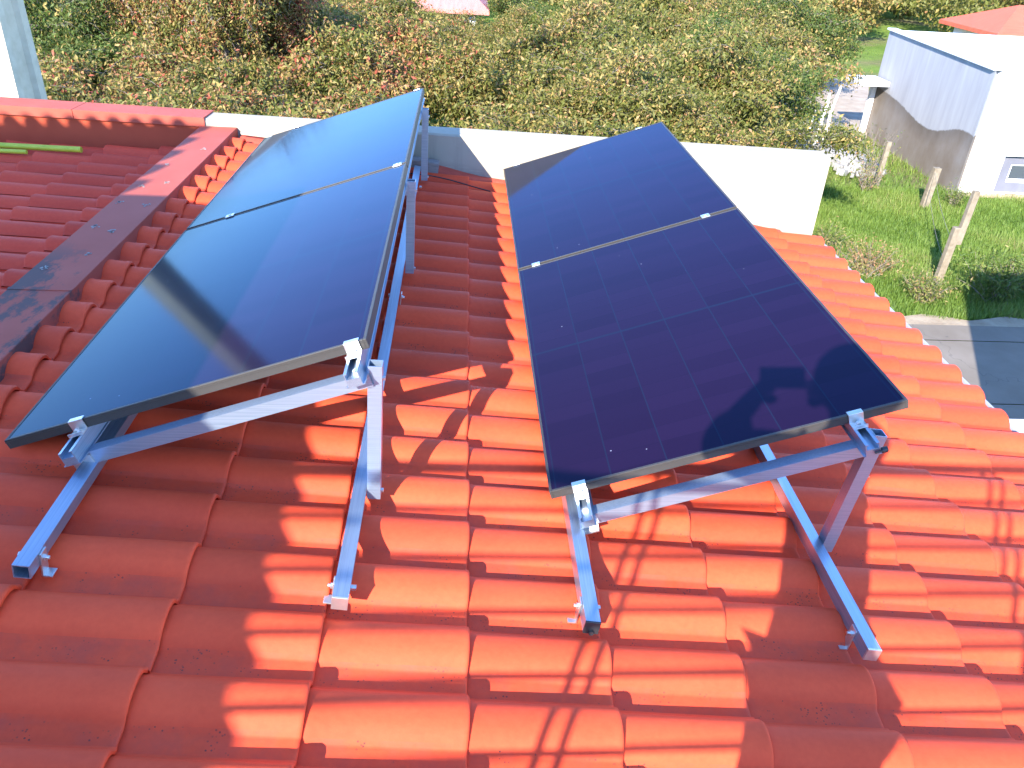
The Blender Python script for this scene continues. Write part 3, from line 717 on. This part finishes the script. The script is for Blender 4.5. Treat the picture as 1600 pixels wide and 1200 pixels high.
# ------------------------------------------------------------------ concrete power pole
pp = tag(empty('power_pole', (-4.05, 8.0, ZG)), 'tall tapering concrete utility pole with recessed side, behind the red parapet', 'pole')
def pole():
    ph_ = radians(12)
    e1 = Vector((cos(ph_), -sin(ph_), 0)); e2 = Vector((sin(ph_), cos(ph_), 0))    # e1: shaded wide-face normal, e2: away
    vs = []; rows = 20
    zs = np.linspace(ZG, 5.0, rows)
    for z in zs:
        k = 1.12 - 0.052*(z-ZG)
        w1, w2, rc = 0.105*k, 0.20*k, 0.045*k
        prof = [(-w1, -w2), (w1, -w2), (w1, -w2*0.55), (w1-rc, -w2*0.40), (w1-rc, w2*0.40), (w1, w2*0.55), (w1, w2), (-w1, w2), (-w1, w2*0.55), (-w1+rc, w2*0.4), (-w1+rc, -w2*0.4), (-w1, -w2*0.55)]
        for (a, b) in prof: vs.append(Vector((-4.10, 8.05, z)) + e1*a + e2*b)
    n = 12; fs = [(i*n+k, i*n+(k+1) % n, (i+1)*n+(k+1) % n, (i+1)*n+k) for i in range(rows-1) for k in range(n)]
    fs.append(tuple((rows-1)*n+k for k in range(n)))
    mb = MB(); mb.add(vs, fs); mb.build('shaft', M['concrete'], pp)
    mb = MB(); mb.box((-4.1, 8.05, 4.6), (0.9, 0.05, 0.05)); mb.build('crossarm', M['concrete'], pp)
    for x in (-0.8, 0.0, 0.8):
        mb = MB(); mb.tube([(-4.1+x, 8.05, 4.65), (-4.1+x, 8.05, 4.72), (-4.1+x, 8.05, 4.8)], [0.03, 0.055, 0.03], 10); mb.build('insulator', M['cable'], pp)
pole()

# ------------------------------------------------------------------ foliage
def leaves_mesh(name, pos, size, tint, rngs, aspect=0.42, up=0.35, fold=0.25):
    """diamond leaves folded along the middle: pos (n,3), size (n,), tint (n,)"""
    n = len(pos)
    d = rngs.normal(size=(n, 3)); d[:, 2] -= 0.5; d /= np.linalg.norm(d, axis=1)[:, None]
    nn = rngs.normal(size=(n, 3)); nn[:, 2] += up*3; s = np.cross(d, nn); s /= np.linalg.norm(s, axis=1)[:, None]
    nn = np.cross(s, d)
    L = size[:, None]; wd = L*aspect*0.5
    v = np.empty((n, 4, 3))
    v[:, 0] = pos; v[:, 1] = pos + d*L*0.45 + s*wd + nn*wd*fold; v[:, 2] = pos + d*L - nn*L*0.12; v[:, 3] = pos + d*L*0.45 - s*wd + nn*wd*fold
    me = bpy.data.meshes.new(name); me.vertices.add(n*4); me.vertices.foreach_set('co', v.reshape(-1))
    idx = (np.arange(n)[:, None]*4 + np.array([0, 1, 2, 0, 2, 3])[None]).reshape(-1)
    me.loops.add(n*6); me.loops.foreach_set('vertex_index', idx)
    me.polygons.add(n*2); me.polygons.foreach_set('loop_start', np.arange(n*2)*3)
    me.update(calc_edges=True)
    a = me.attributes.new('tint', 'FLOAT', 'FACE'); a.data.foreach_set('value', np.repeat(tint, 2).astype(np.float32))
    return me

def tree_mesh(seed, nleaf, R=2.5, H=3.6, leafsize=0.10, bias=0.5, spread=0.22, zs=1.0):
    """open-centre orchard tree: several rising limbs, drooping twigs, leaf clusters on the twigs"""
    rg = np.random.default_rng(seed); rn = random.Random(seed)
    mb = MB(); tips = []
    def limb(p, d, ln, r, lev):
        pts = [Vector(p)]; rad = [r]; steps = 5
        for i in range(steps):
            d = (d + Vector((rn.uniform(-.28, .28), rn.uniform(-.28, .28), rn.uniform(-.16, .2) if lev < 2 else rn.uniform(-.35, .08)))).normalized()
            pts.append(pts[-1] + d*(ln/steps)); rad.append(r*(1-0.72*(i+1)/steps))
        mb.tube(pts, rad, 7 if lev < 2 else 4, cap=False)
        if lev >= 2: tips.extend(pts[1:])
        elif lev == 1: tips.extend(pts[3:])
        if lev < 3:
            for k in range((5, 6, 5)[lev]):
                t = rn.uniform(0.3, 1.0); i = min(steps-1, int(t*steps)); q = pts[i].lerp(pts[i+1], t*steps-i)
                a = rn.uniform(0, 2*pi)
                nd = (d*0.5 + Vector((cos(a), sin(a), rn.uniform(-0.1, 0.55)))).normalized()
                limb(q, nd, ln*rn.uniform(0.45, 0.7), max(0.006, rad[i]*0.55), lev+1)
    limb((0, 0, 0), Vector((0, 0, 1)), 1.1, 0.15, 3)
    for k in range(6):
        a = k*1.05 + rn.uniform(-.3, .3)
        limb((0, 0, 0.9), Vector((cos(a)*0.9, sin(a)*0.9, 0.75)).normalized(), R*0.85, 0.075, 0)
    if zs != 1.0:
        mb.v = [(x, y, z*zs) for x, y, z in mb.v]; tips = [(t[0], t[1], t[2]*zs) for t in tips]
    tips = np.array([tuple(t) for t in tips])
    keep = tips[rg.integers(0, len(tips), nleaf)]
    cl = rg.normal(size=(len(tips), 1))*0.0
    off = rg.normal(size=(nleaf, 3))*np.array([0.16, 0.16, 0.13*max(1, zs*0.8)])
    pos = keep + off
    # clump-wise colour plus per-leaf scatter
    k1 = rg.uniform(0.5, 1.6, (4, 3)); ph = rg.uniform(0, 6.28, 4)
    cl = sum(np.sin(pos@k1[i]*1.9 + ph[i]) for i in range(4))/4
    tint = np.clip(bias + 0.22*cl + rg.normal(size=nleaf)*spread, 0, 1)
    size = leafsize*rg.uniform(0.6, 1.35, nleaf)
    lm = leaves_mesh('crown', pos, size, tint, rg)
    return mb, lm

protos = {}
def proto_tree(key, seed, nleaf, mname, **kw):
    mb, lm = tree_mesh(seed, nleaf, **kw); protos[key] = (mb, lm, M[mname])
proto_tree('red', 11, 62000, 'leaf_red', R=2.6, leafsize=0.108, bias=0.55, spread=0.26)
proto_tree('red_b', 12, 62000, 'leaf_red', R=2.6, leafsize=0.108, bias=0.46, spread=0.24)
proto_tree('olive', 13, 60000, 'leaf_mid', R=2.6, leafsize=0.108, bias=0.55, spread=0.24)
proto_tree('olive_b', 14, 60000, 'leaf_mid', R=2.7, leafsize=0.108, bias=0.48, spread=0.25)
proto_tree('green', 15, 52000, 'leaf_green', R=2.5, leafsize=0.108, bias=0.55, spread=0.25)
proto_tree('tall', 17, 30000, 'leaf_red', R=1.5, zs=2.9, leafsize=0.11, bias=0.6, spread=0.25)
done = {}
def plant(key, x, y, s, rz_, label, z=ZG, grp='orchard trees behind the parapet'):
    root = empty('orchard_tree', (x, y, z)); tag(root, label, 'tree', grp)
    root.rotation_euler = (0, 0, rz_); root.scale = (s, s, s*0.98)
    if key not in done:
        mb, lm, mt = protos[key]
        tr = mb.build('trunk', M['bark']); cr_ = link('crown', lm, None, mt); done[key] = (tr, cr_)
        pair = (tr, cr_)
    else:
        pair = tuple(o.copy() for o in done[key])
        for o in pair: COL.objects.link(o)
    for o in pair: o.parent = root; o.matrix_parent_inverse = Matrix.Identity(4)
    return root
TREES = [
    ('red', -7.2, 13.6, 0.86, 0.3, 'reddish leaved orchard tree directly right of the concrete pole'),
    ('red_b', -3.4, 13.8, 0.86, 1.9, 'russet and green tree rising behind the far end of the left panel row'),
    ('olive_b', -11.2, 15.0, 0.9, 2.2, 'olive tree behind the concrete pole at the left edge'),
    ('red', -5.4, 17.2, 0.9, 4.0, 'russet tree above the bare top edge of the left panel row'),
    ('olive', 1.9, 15.6, 0.86, 0.9, 'yellow-olive tree right above the right panel row'),
    ('olive_b', 4.5, 15.6, 0.78, 3.3, 'dense olive tree behind the right end of the white parapet'),
    ('green', -9.6, 19.3, 0.95, 5.2, 'greener tree in the second orchard row, left of the left panel row'),
    ('red', -1.9, 20.3, 1.0, 2.7, 'tall russet tree in second orchard row behind the left panels'),
    ('olive', 1.6, 20.2, 0.95, 1.2, 'olive tree in second row, below the distant pink roof'),
    ('olive_b', 4.9, 19.0, 0.95, 5.6, 'olive tree in second row, above the apex of the right panels'),
    ('green', 7.4, 21.3, 0.92, 0.4, 'green-yellow tree left of the bare trunks beside the dirt track'),
    ('red_b', -13.8, 21.0, 1.0, 3.9, 'reddening tree in second row at the far left edge'),
    ('olive', -6.6, 23.2, 1.0, 0.1, 'third row olive tree on the left, partly hidden by russet crowns'),
    ('red_b', -4.6, 25.6, 1.0, 4.4, 'third row russet tree left of the distant pink roof'),
    ('olive_b', 4.2, 24.6, 1.0, 2.0, 'third row olive tree right of the distant pink roof'),
    ('olive', 8.0, 26.2, 1.05, 3.0, 'third row olive tree near top centre of the picture'),
    ('green', 11.0, 30.5, 1.0, 1.4, 'third row greenish tree left of the white outbuilding'),
    ('olive_b', -11.5, 26.0, 1.05, 5.0, 'third row olive tree at the left edge above the pole'),
    ('red', -8.4, 29.0, 1.05, 1.0, 'fourth row reddish tree at the top left between olive crowns'),
    ('olive_b', -1.6, 31.2, 0.66, 2.6, 'low olive tree hiding the walls below the distant pink roof'),
    ('olive', 0.8, 29.6, 0.66, 0.6, 'low rounded olive tree right below the eave of the distant pink roof'),
    ('green', 2.6, 33.5, 0.8, 0.6, 'green tree beside the right end of the distant pink roof'),
    ('tall', -5.0, 18.8, 0.78, 0.6, 'tall slim russet tree in the back row, right of the pole'),
    ('tall', -4.1, 20.4, 0.70, 2.6, 'tall slim russet tree in the back row, behind the left panels apex'),
    ('tall', -7.4, 21.0, 0.74, 4.6, 'tall slim russet tree farthest back near the pole'),
]
for t in TREES: plant(*t)
# far-off orchard and wood: reads as one mass
def far_wood():
    rg = np.random.default_rng(99); P_, S_, T_ = [], [], []
    spots = []
    for y in np.arange(35, 120, 6.0):
        for x in np.arange(-0.62*y, 0.95*y, 5.6):
            spots.append((x+rg.uniform(-1.5, 1.5), y+rg.uniform(-1.5, 1.5)))
    for (x, y) in spots:
        if 14.5 < x < 28 and y < 46: continue
        if -5 < x < 3 and y < 40: continue
        zt = ZG + (((y-60)/90.0)**1.5*4.0 if y > 60 else 0)
        nl = int(4200*min(1, (45/y)**0.8)); r = rg.uniform(2.3, 3.4); hgt = rg.uniform(3.2, 4.6)
        u = rg.normal(size=(nl, 3)); u /= np.linalg.norm(u, axis=1)[:, None]
        lump = 1 + 0.22*np.sin(u[:, 0]*5+x) * np.cos(u[:, 1]*6+y) + 0.15*np.sin(u[:, 2]*9+x*2)
        rad = rg.uniform(0.45, 1.0, nl)**0.5
        p = u*(rad*lump)[:, None]*np.array([r, r, hgt*0.45]) + np.array([x, y, zt+hgt*0.58])
        P_.append(p); S_.append(rg.uniform(0.14, 0.30, nl)*(y/45)**0.5); T_.append(np.clip(rg.uniform(0.45, 0.85) + 0.16*rg.normal(size=nl), 0, 1))
    me = leaves_mesh('distant_orchard', np.concatenate(P_), np.concatenate(S_), np.concatenate(T_), rg, aspect=0.6)
    return tag(link('distant_orchard', me, None, M['leaf_mid']), 'distant mass of olive and brown orchard trees filling the top of the view', 'wood', kind='stuff')
far_wood()

# grass blades on the plot beyond the drive, and under the trees
def blades():
    rg = np.random.default_rng(4)
    def area(n, xa, xb, ya, yb, h):
        p = np.stack([rg.uniform(xa, xb, n), rg.uniform(ya, yb, n), np.full(n, ZG-0.04)], 1); return p, h*rg.uniform(0.5, 1.5, n)
    sets = [area(150000, 4.5, 15.0, 11.5, 18.8, 0.11), area(45000, -9, 12, 17, 27, 0.16)]
    P_ = np.concatenate([s[0] for s in sets]); H_ = np.concatenate([s[1] for s in sets])
    k = (P_[:, 1] > 11.62 + 0.08*np.sin(P_[:, 0]*3.7)) & ~((P_[:, 0] > 11.9) & (P_[:, 1] > 18.3))
    P_, H_ = P_[k], H_[k]; n = len(P_)
    cl = np.sin(P_[:, 0]*1.7+P_[:, 1]*0.9)+np.sin(P_[:, 0]*0.6-P_[:, 1]*2.1+1)+np.sin(P_[:, 0]*4.1+P_[:, 1]*3.3)*0.6
    H_ = H_*(1+0.35*cl/2.6).clip(0.3, 2)
    a = rg.uniform(0, 2*pi, n); ln = rg.uniform(0.2, 0.9, n); w = 0.006 + 0.006*rg.random(n)
    d = np.stack([np.cos(a)*ln, np.sin(a)*ln, np.ones(n)], 1)*H_[:, None]; s = np.stack([-np.sin(a), np.cos(a), 0*a], 1)*w[:, None]
    v = np.stack([P_-s, P_+s, P_+d], 1)
    me = bpy.data.meshes.new('grass'); me.vertices.add(n*3); me.vertices.foreach_set('co', v.reshape(-1))
    me.loops.add(n*3); me.loops.foreach_set('vertex_index', np.arange(n*3)); me.polygons.add(n); me.polygons.foreach_set('loop_start', np.arange(n)*3)
    me.update(calc_edges=True)
    t = np.clip(0.45+0.13*cl+rg.normal(size=n)*0.16, 0, 1)
    at = me.attributes.new('tint', 'FLOAT', 'FACE'); at.data.foreach_set('value', t.astype(np.float32))
    tag(link('grass', me, None, M['grass']), 'lush bright green grass on the plot in front of the white outbuilding', 'grass', kind='stuff')
blades()

def weed(x, y, r, h, seed, label, bias, n=1500, ls=0.055, name='weed_bush', cat='bush', grp='weed bushes on the grass plot'):
    rg = np.random.default_rng(seed); rn = random.Random(seed)
    root = tag(empty(name, (x, y, ZG)), label, cat, grp)
    mb = MB(); tips = []
    for k in range(26):
        a = rn.uniform(0, 2*pi); q = Vector((x+rn.uniform(-.3, .3)*r, y+rn.uniform(-.3, .3)*r, ZG)); d = Vector((cos(a)*rn.uniform(.2, 1.0)*r/h, sin(a)*rn.uniform(.2, 1.0)*r/h, 1)).normalized(); pts = [q]
        for i in range(4):
            d = (d+Vector((rn.uniform(-.2, .2), rn.uniform(-.2, .2), -0.12))).normalized(); pts.append(pts[-1]+d*(h*rn.uniform(.8, 1.2)/4))
        mb.tube(pts, [0.008, 0.007, 0.005, 0.004, 0.002], 4, cap=False); tips += pts[1:]
    mb.build('stems', M['bark'], root)
    tips = np.array([tuple(t) for t in tips]); pos = tips[rg.integers(0, len(tips), n)] + rg.normal(size=(n, 3))*0.07*np.array([1, 1, .8])
    me = leaves_mesh('leaves', pos, ls*rg.uniform(0.6, 1.5, n), np.clip(bias+rg.normal(size=n)*0.22, 0, 1), rg, aspect=0.3)
    link('leaves', me, root, M['weed'])
weed(6.3, 12.6, 0.75, 0.75, 21, 'brownish dry weed bush beyond the tile ends, nearest the drive', 0.62)
weed(7.4, 13.4, 0.60, 0.60, 22, 'pinkish brown weed clump in the middle of the grass plot', 0.72)
weed(7.9, 12.3, 0.45, 0.50, 23, 'green and brown weeds left of the broken concrete post', 0.50)
weed(6.9, 14.6, 0.70, 0.55, 24, 'low green weed bush beside the parapet end', 0.35)
weed(9.2, 12.4, 0.7, 0.8, 25, 'tall dark green weeds in the shade right of the broken post', 0.18, 3000, 0.07)
weed(9.6, 18.6, 0.40, 0.65, 26, 'tangled brownish shrub at the left corner of the grey wall', 0.62, 700, 0.05)
weed(10.2, 19.8, 0.45, 1.2, 27, 'thin leafy shrub reaching up across the edge of the grey wall', 0.30, 170, 0.07)
weed(11.2, 17.6, 0.3, 0.45, 28, 'small dark weed at the grey wall foot beside a post', 0.25, 900, 0.05)
weed(10.2, 12.9, 0.6, 0.5, 29, 'dark green weeds at the right frame edge in the shade', 0.25, 2200, 0.07)

# ------------------------------------------------------------------ white outbuilding
ob = tag(empty('outbuilding', (14, 22, ZG)), 'flat-roofed white outbuilding with grey side wall stained brown at the bottom', 'building')
def side_mat():
    m = mat('grey_render', (0.46, 0.46, 0.47), 0.9, 0, 0.2)
    at = N(m, 'ShaderNodeTexCoord'); s = N(m, 'ShaderNodeSeparateXYZ'); Lk(m, at.outputs['Generated'], s.inputs[0])
    # unpainted band below a wavy edge: height as a function of the distance along the wall
    cv = N(m, 'ShaderNodeFloatCurve'); c = cv.mapping.curves[0]
    pts = [(0.0, 0.475), (0.09, 0.485), (0.2, 0.43), (0.3, 0.375), (0.42, 0.36), (0.55, 0.39), (0.7, 0.435), (0.85, 0.46), (1.0, 0.475)]
    c.points[0].location = pts[0]; c.points[1].location = pts[-1]
    for p in pts[1:-1]: c.points.new(*p)
    cv.mapping.update(); Lk(m, s.outputs['Y'], cv.inputs['Value'])
    nz = noise(m, at.outputs['Object'], 5, 6, 0.7)
    a1 = N(m, 'ShaderNodeMath', operation='MULTIPLY_ADD'); a1.inputs[1].default_value = 0.035; Lk(m, nz, a1.inputs[0]); Lk(m, cv.outputs[0], a1.inputs[2])
    d = N(m, 'ShaderNodeMath', operation='SUBTRACT'); Lk(m, a1.outputs[0], d.inputs[0]); Lk(m, s.outputs['Z'], d.inputs[1])
    msk = ramp(m, d.outputs[0], [(0.0, (0, 0, 0)), (0.012, (1, 1, 1))])
    up_ = ramp(m, noise(m, coords(m, (3, 3, 0.4)), 1.4, 6), [(0.3, (0.30, 0.30, 0.31)), (0.7, (0.38, 0.38, 0.385))])
    lo = ramp(m, noise(m, coords(m, (1, 1, 0.6)), 1.1, 7, 0.6), [(0.3, (0.165, 0.13, 0.10)), (0.5, (0.21, 0.178, 0.15)), (0.7, (0.25, 0.23, 0.215))])
    edge = ramp(m, d.outputs[0], [(0.0, (0.66, 0.66, 0.66)), (0.14, (1, 1, 1))])
    lo2 = mix(m, 1.0, lo, edge, 'MULTIPLY')
    Lk(m, mix(m, msk, up_, lo2), P(m).inputs['Base Color']); bump(m, noise(m, coords(m), 30, 5), 0.3, 0.01)
    return m
M['side'] = side_mat()
def quadprism(mb, pts, z0, z1s):
    n = len(pts); vs = [(x, y, z0) for x, y in pts] + [(x, y, z) for (x, y), z in zip(pts, z1s)]
    mb.add(vs, [(i, (i+1) % n, n+(i+1) % n, n+i) for i in range(n)] + [tuple(range(n))[::-1], tuple(range(n, 2*n))])
# corner nearest us C0, side wall back corner C1, front goes right
C0 = (11.84, 18.62); C1 = (12.28, 24.9)
zt0, zt1 = -2.68, -2.62
th = 0.16
mb = MB(); quadprism(mb, [C0, (C0[0]+th, C0[1]+th), (C1[0]+th, C1[1]-th), C1], ZG-0.1, [zt0]*2+[zt1]*2); mb.build('side_wall', M['side'], ob)
mb = MB()
# front wall with window opening (x 13.09..14.6, z -5.2..-4.78 inside a recess 12.75..15.2, -5.45..-4.55)
yF = C0[1]+0.004
def fb(x0, x1, z0, z1, y0=yF, t=0.16): mb.box(((x0+x1)/2, y0+t/2, (z0+z1)/2), ((x1-x0)/2, t/2, (z1-z0)/2))
fb(C0[0]+th+0.001, 12.78, ZG-0.1, zt0); fb(15.4, 24, ZG-0.1, zt0); fb(12.78, 15.4, -4.55, zt0); fb(12.78, 15.4, ZG-0.1, -5.44)
fb(12.70, 15.5, -4.549, -4.50, yF-0.03, 0.03)
mb.build('front_wall', M['white'], ob)
mb = MB(); quadprism(mb, [(C1[0]+th, C1[1]-th), (24, C1[1]-0.16), (24, C1[1]), C1], ZG-0.1, [zt1]*4); mb.build('back_wall', M['white'], ob)
mb = MB(); quadprism(mb, [(C0[0]+th-0.02, C0[1]+0.18), (24, C0[1]+0.18), (24, C1[1]-0.17), (C1[0]+th-0.02, C1[1]-0.17)], -3.15, [-2.95]*4); mb.build('roof', M['white'], ob)
# thin coping ledge along the side wall
mb = MB(); d = Vector((C1[0]-C0[0], C1[1]-C0[1], zt1-zt0)); mid = Vector((C0[0], C0[1], zt0))+d*0.5; dl = d.length/2; d.normalize()
e = Vector((-1, 0, 0)); e = (e-d*e.dot(d)).normalized()
mb.box(mid - e*0.05 + Vector((0, 0, 0.026)), (0.13, dl+0.02, 0.022), (e, d, e.cross(d))); mb.build('coping', M['gutter'], ob)
M['recess'] = noisy('recess_painted_shade', (0.13, 0.13, 0.155), (0.16, 0.16, 0.185), 3, 0.9)  # shade of the window recess put into a grey-blue base colour
mb = MB()
fb(12.78, 13.07, -5.44, -4.55, yF+0.10, 0.05); fb(14.7, 15.4, -5.44, -4.55, yF+0.10, 0.05); fb(13.07, 14.7, -4.77, -4.55, yF+0.10, 0.05); fb(13.07, 14.7, -5.44, -5.21, yF+0.10, 0.05)
win = mb.build('window', M['recess'], ob)
mb = MB()
for (a, b, c, d_) in ((13.07, 14.7, -4.80, -4.772), (13.07, 14.7, -5.208, -5.12), (13.07, 13.11, -5.12, -4.80), (14.66, 14.7, -5.12, -4.80)): fb(a, b, c, d_, yF+0.12, 0.04)
mb.build('window_frame', M['white'], win)
M['pane'] = mat('window_pane', (0.06, 0.07, 0.08), 0.06, 0, 0.6)
mb = MB(); fb(13.11, 14.66, -5.12, -4.80, yF+0.14, 0.01); mb.build('pane', M['pane'], win)
# canopy slab sticking out on the far left side
mb = MB(); mb.box((11.72, 24.35, -3.95), (0.46, 0.50, 0.07), bev=0.01); mb.build('canopy', M['gutter'], ob)
mb = MB(); mb.box((12.17, 24.75, -4.75), (0.07, 0.07, 0.78)); mb.build('corner_pier', M['white'], ob)
# footing of stones along the wall
mb = MB(); rn = random.Random(8)
for i in range(44):
    x = 11.95 + i*0.13; mb.box((x, 18.50+rn.uniform(-.03, .03), ZG+0.02), (rn.uniform(.05, .075), .06, rn.uniform(.03, .07)), bev=0.012)
mb.build('footing', M['soil'], ob)

# ------------------------------------------------------------------ fence posts
M['post'] = noisy('post_concrete', (0.17, 0.135, 0.09), (0.27, 0.225, 0.16), 10, 0.95, 40, 0.6)
def fpost(x, y, h, lean, w, lab, extra=None):
    r = tag(empty('fence_post', (x, y, ZG)), lab, 'post', 'old concrete fence posts')
    mb = MB(); ax2 = Vector((lean[0], lean[1], 1)).normalized(); ax0 = Vector((1, 0, 0)); ax0 = (ax0-ax2*ax0.dot(ax2)).normalized(); ax1 = ax2.cross(ax0)
    c = Vector((x, y, ZG-0.15)) + ax2*(h/2)
    mb.box(c, (w, w*0.9, h/2+0.08), (ax0, ax1, ax2), 0.008)
    mb.build('shaft', M['post'], r)
    if extra:
        mb = MB(); c2 = Vector((x, y, ZG)) + ax2*(extra[0]) + ax0*extra[2]; mb.box(c2+ax2*(extra[1]/2), (w*0.85, w*0.8, extra[1]/2), (ax0, ax1, ax2), 0.008); mb.build('upper_piece', M['post'], r)
    return r
fpost(8.49, 13.0, 1.15, (0.03, 0.0), 0.062, 'broken concrete fence post in the grass with a second piece tied to its top', (0.78, 0.95, 0.10))
fpost(10.45, 17.4, 1.0, (0.03, 0), 0.075, 'stubby tan fence post standing in front of the brown stained wall')
fpost(10.05, 19.0, 1.15, (0.02, 0), 0.055, 'thin mossy fence post by the left edge of the brown stained wall')
fw_ = tag(empty('fence_wire', (9.5, 15.2, ZG)), 'sagging rusty wires strung between the old fence posts', 'wire')
for zz in (0.45, 0.85):
    mb = MB(); a = Vector((8.49, 13.0, ZG+zz)); b = Vector((10.45, 17.4, ZG+zz)); mb.tube([a.lerp(b, i/12) - Vector((0, 0, 0.10*sin(pi*i/12))) for i in range(13)], 0.004, 5); mb.build('wire', M['bark'], fw_)

# bare whitewashed trunks and rubble by the track, left of the outbuilding
M['whitewash'] = noisy('whitewashed_bark', (0.52, 0.48, 0.42), (0.68, 0.66, 0.6), 9, 0.9, 30, 0.5)
rn = random.Random(12)
bt = tag(empty('bare_stems', (9.5, 22.6, ZG)), 'cluster of bare pale trunks standing together beside the dirt track', 'trunks')
for k, (dx, hh_) in enumerate(((-0.35, 0.9), (-0.1, 1.2), (0.15, 1.15), (0.42, 1.5), (0.60, 1.7))):
    mb = MB(); p = Vector((9.35+dx, 22.6+rn.uniform(-.2, .2), ZG)); pts = [p]
    for i in range(5): pts.append(pts[-1]+Vector((rn.uniform(-.02, .06), 0, hh_/5)))
    mb.tube(pts, [0.06, 0.055, 0.05, 0.045, 0.04, 0.03], 8); mb.build('stem', M['whitewash'], bt)
mb = MB()
for i in range(150):
    a = rn.uniform(0, 2*pi); r = rn.uniform(0, 1)**.7
    mb.box((10.1+r*cos(a)*0.75, 21.0+r*sin(a)*1.7, ZG+0.06+0.12*(1-r)), (rn.uniform(.04, .13), rn.uniform(.04, .12), rn.uniform(.03, .08)),
           (Vector((cos(a), sin(a), .2)).normalized(), Vector((-sin(a), cos(a), 0)), Vector((-.2*cos(a), -.2*sin(a), 1)).normalized()), bev=0.01)
tag(mb.build('rubble', noisy('white_rubble', (0.18, 0.17, 0.155), (0.34, 0.33, 0.31), 3, 0.95)), 'heap of whitish rubble stones beside the dirt track', 'rubble', kind='stuff')

# ------------------------------------------------------------------ distant houses
M['roof_far'] = noisy('far_roof_tiles', (0.62, 0.10, 0.05), (0.70, 0.13, 0.07), 1.5, 0.8, 14, 0.6, 0.05, stretch=(1, 6, 1))
M['roof_pink'] = noisy('far_pink_roof', (0.55, 0.17, 0.14), (0.62, 0.22, 0.18), 1.5, 0.7, 14, 0.4, 0.05, stretch=(6, 1, 1))
def far_house(cx, cy, wx, wy, ze, zr, lab, rm, z0=ZG):
    r = tag(empty('house', (cx, cy, z0)), lab, 'house')
    mb = MB(); mb.box((cx, cy, (z0+ze)/2), (wx-0.5, wy-0.5, (ze-z0)/2)); wl_ = mb.build('wall', M['white'], r)
    mb = MB(); rx = wx*0.35
    vs = [(cx-wx, cy-wy, ze), (cx+wx, cy-wy, ze), (cx+wx, cy+wy, ze), (cx-wx, cy+wy, ze), (cx-rx, cy, zr), (cx+rx, cy, zr)]
    vs += [(x, y, z-0.15) for x, y, z in vs[:4]]
    mb.add(vs, [(0, 1, 5, 4), (1, 2, 5), (2, 3, 4, 5), (3, 0, 4), (0, 6, 7, 1), (1, 7, 8, 2), (2, 8, 9, 3), (3, 9, 6, 0), (6, 9, 8, 7)]); mb.build('roof', rm, r)
    for k in range(3):
        x = cx - wx*0.6 + k*wx*0.55
        mb = MB(); mb.box((x, cy-wy+0.47, (z0+ze)/2+0.2), (0.5, 0.04, 0.6)); w = mb.build('window', M['white'], r)
        mb = MB(); mb.box((x, cy-wy+0.425, (z0+ze)/2+0.2), (0.42, 0.01, 0.52)); mb.build('pane', M['pane'], w)
    return r
far_house(24.0, 36.0, 3.0, 2.3, -3.50, -2.60, 'distant house with orange-red hipped tile roof behind the white outbuilding', M['roof_far'])
far_house(-1.5, 35.2, 2.35, 2.3, -3.52, -2.3, 'distant house with pinkish roof peeking over the trees at the top', M['roof_pink'])
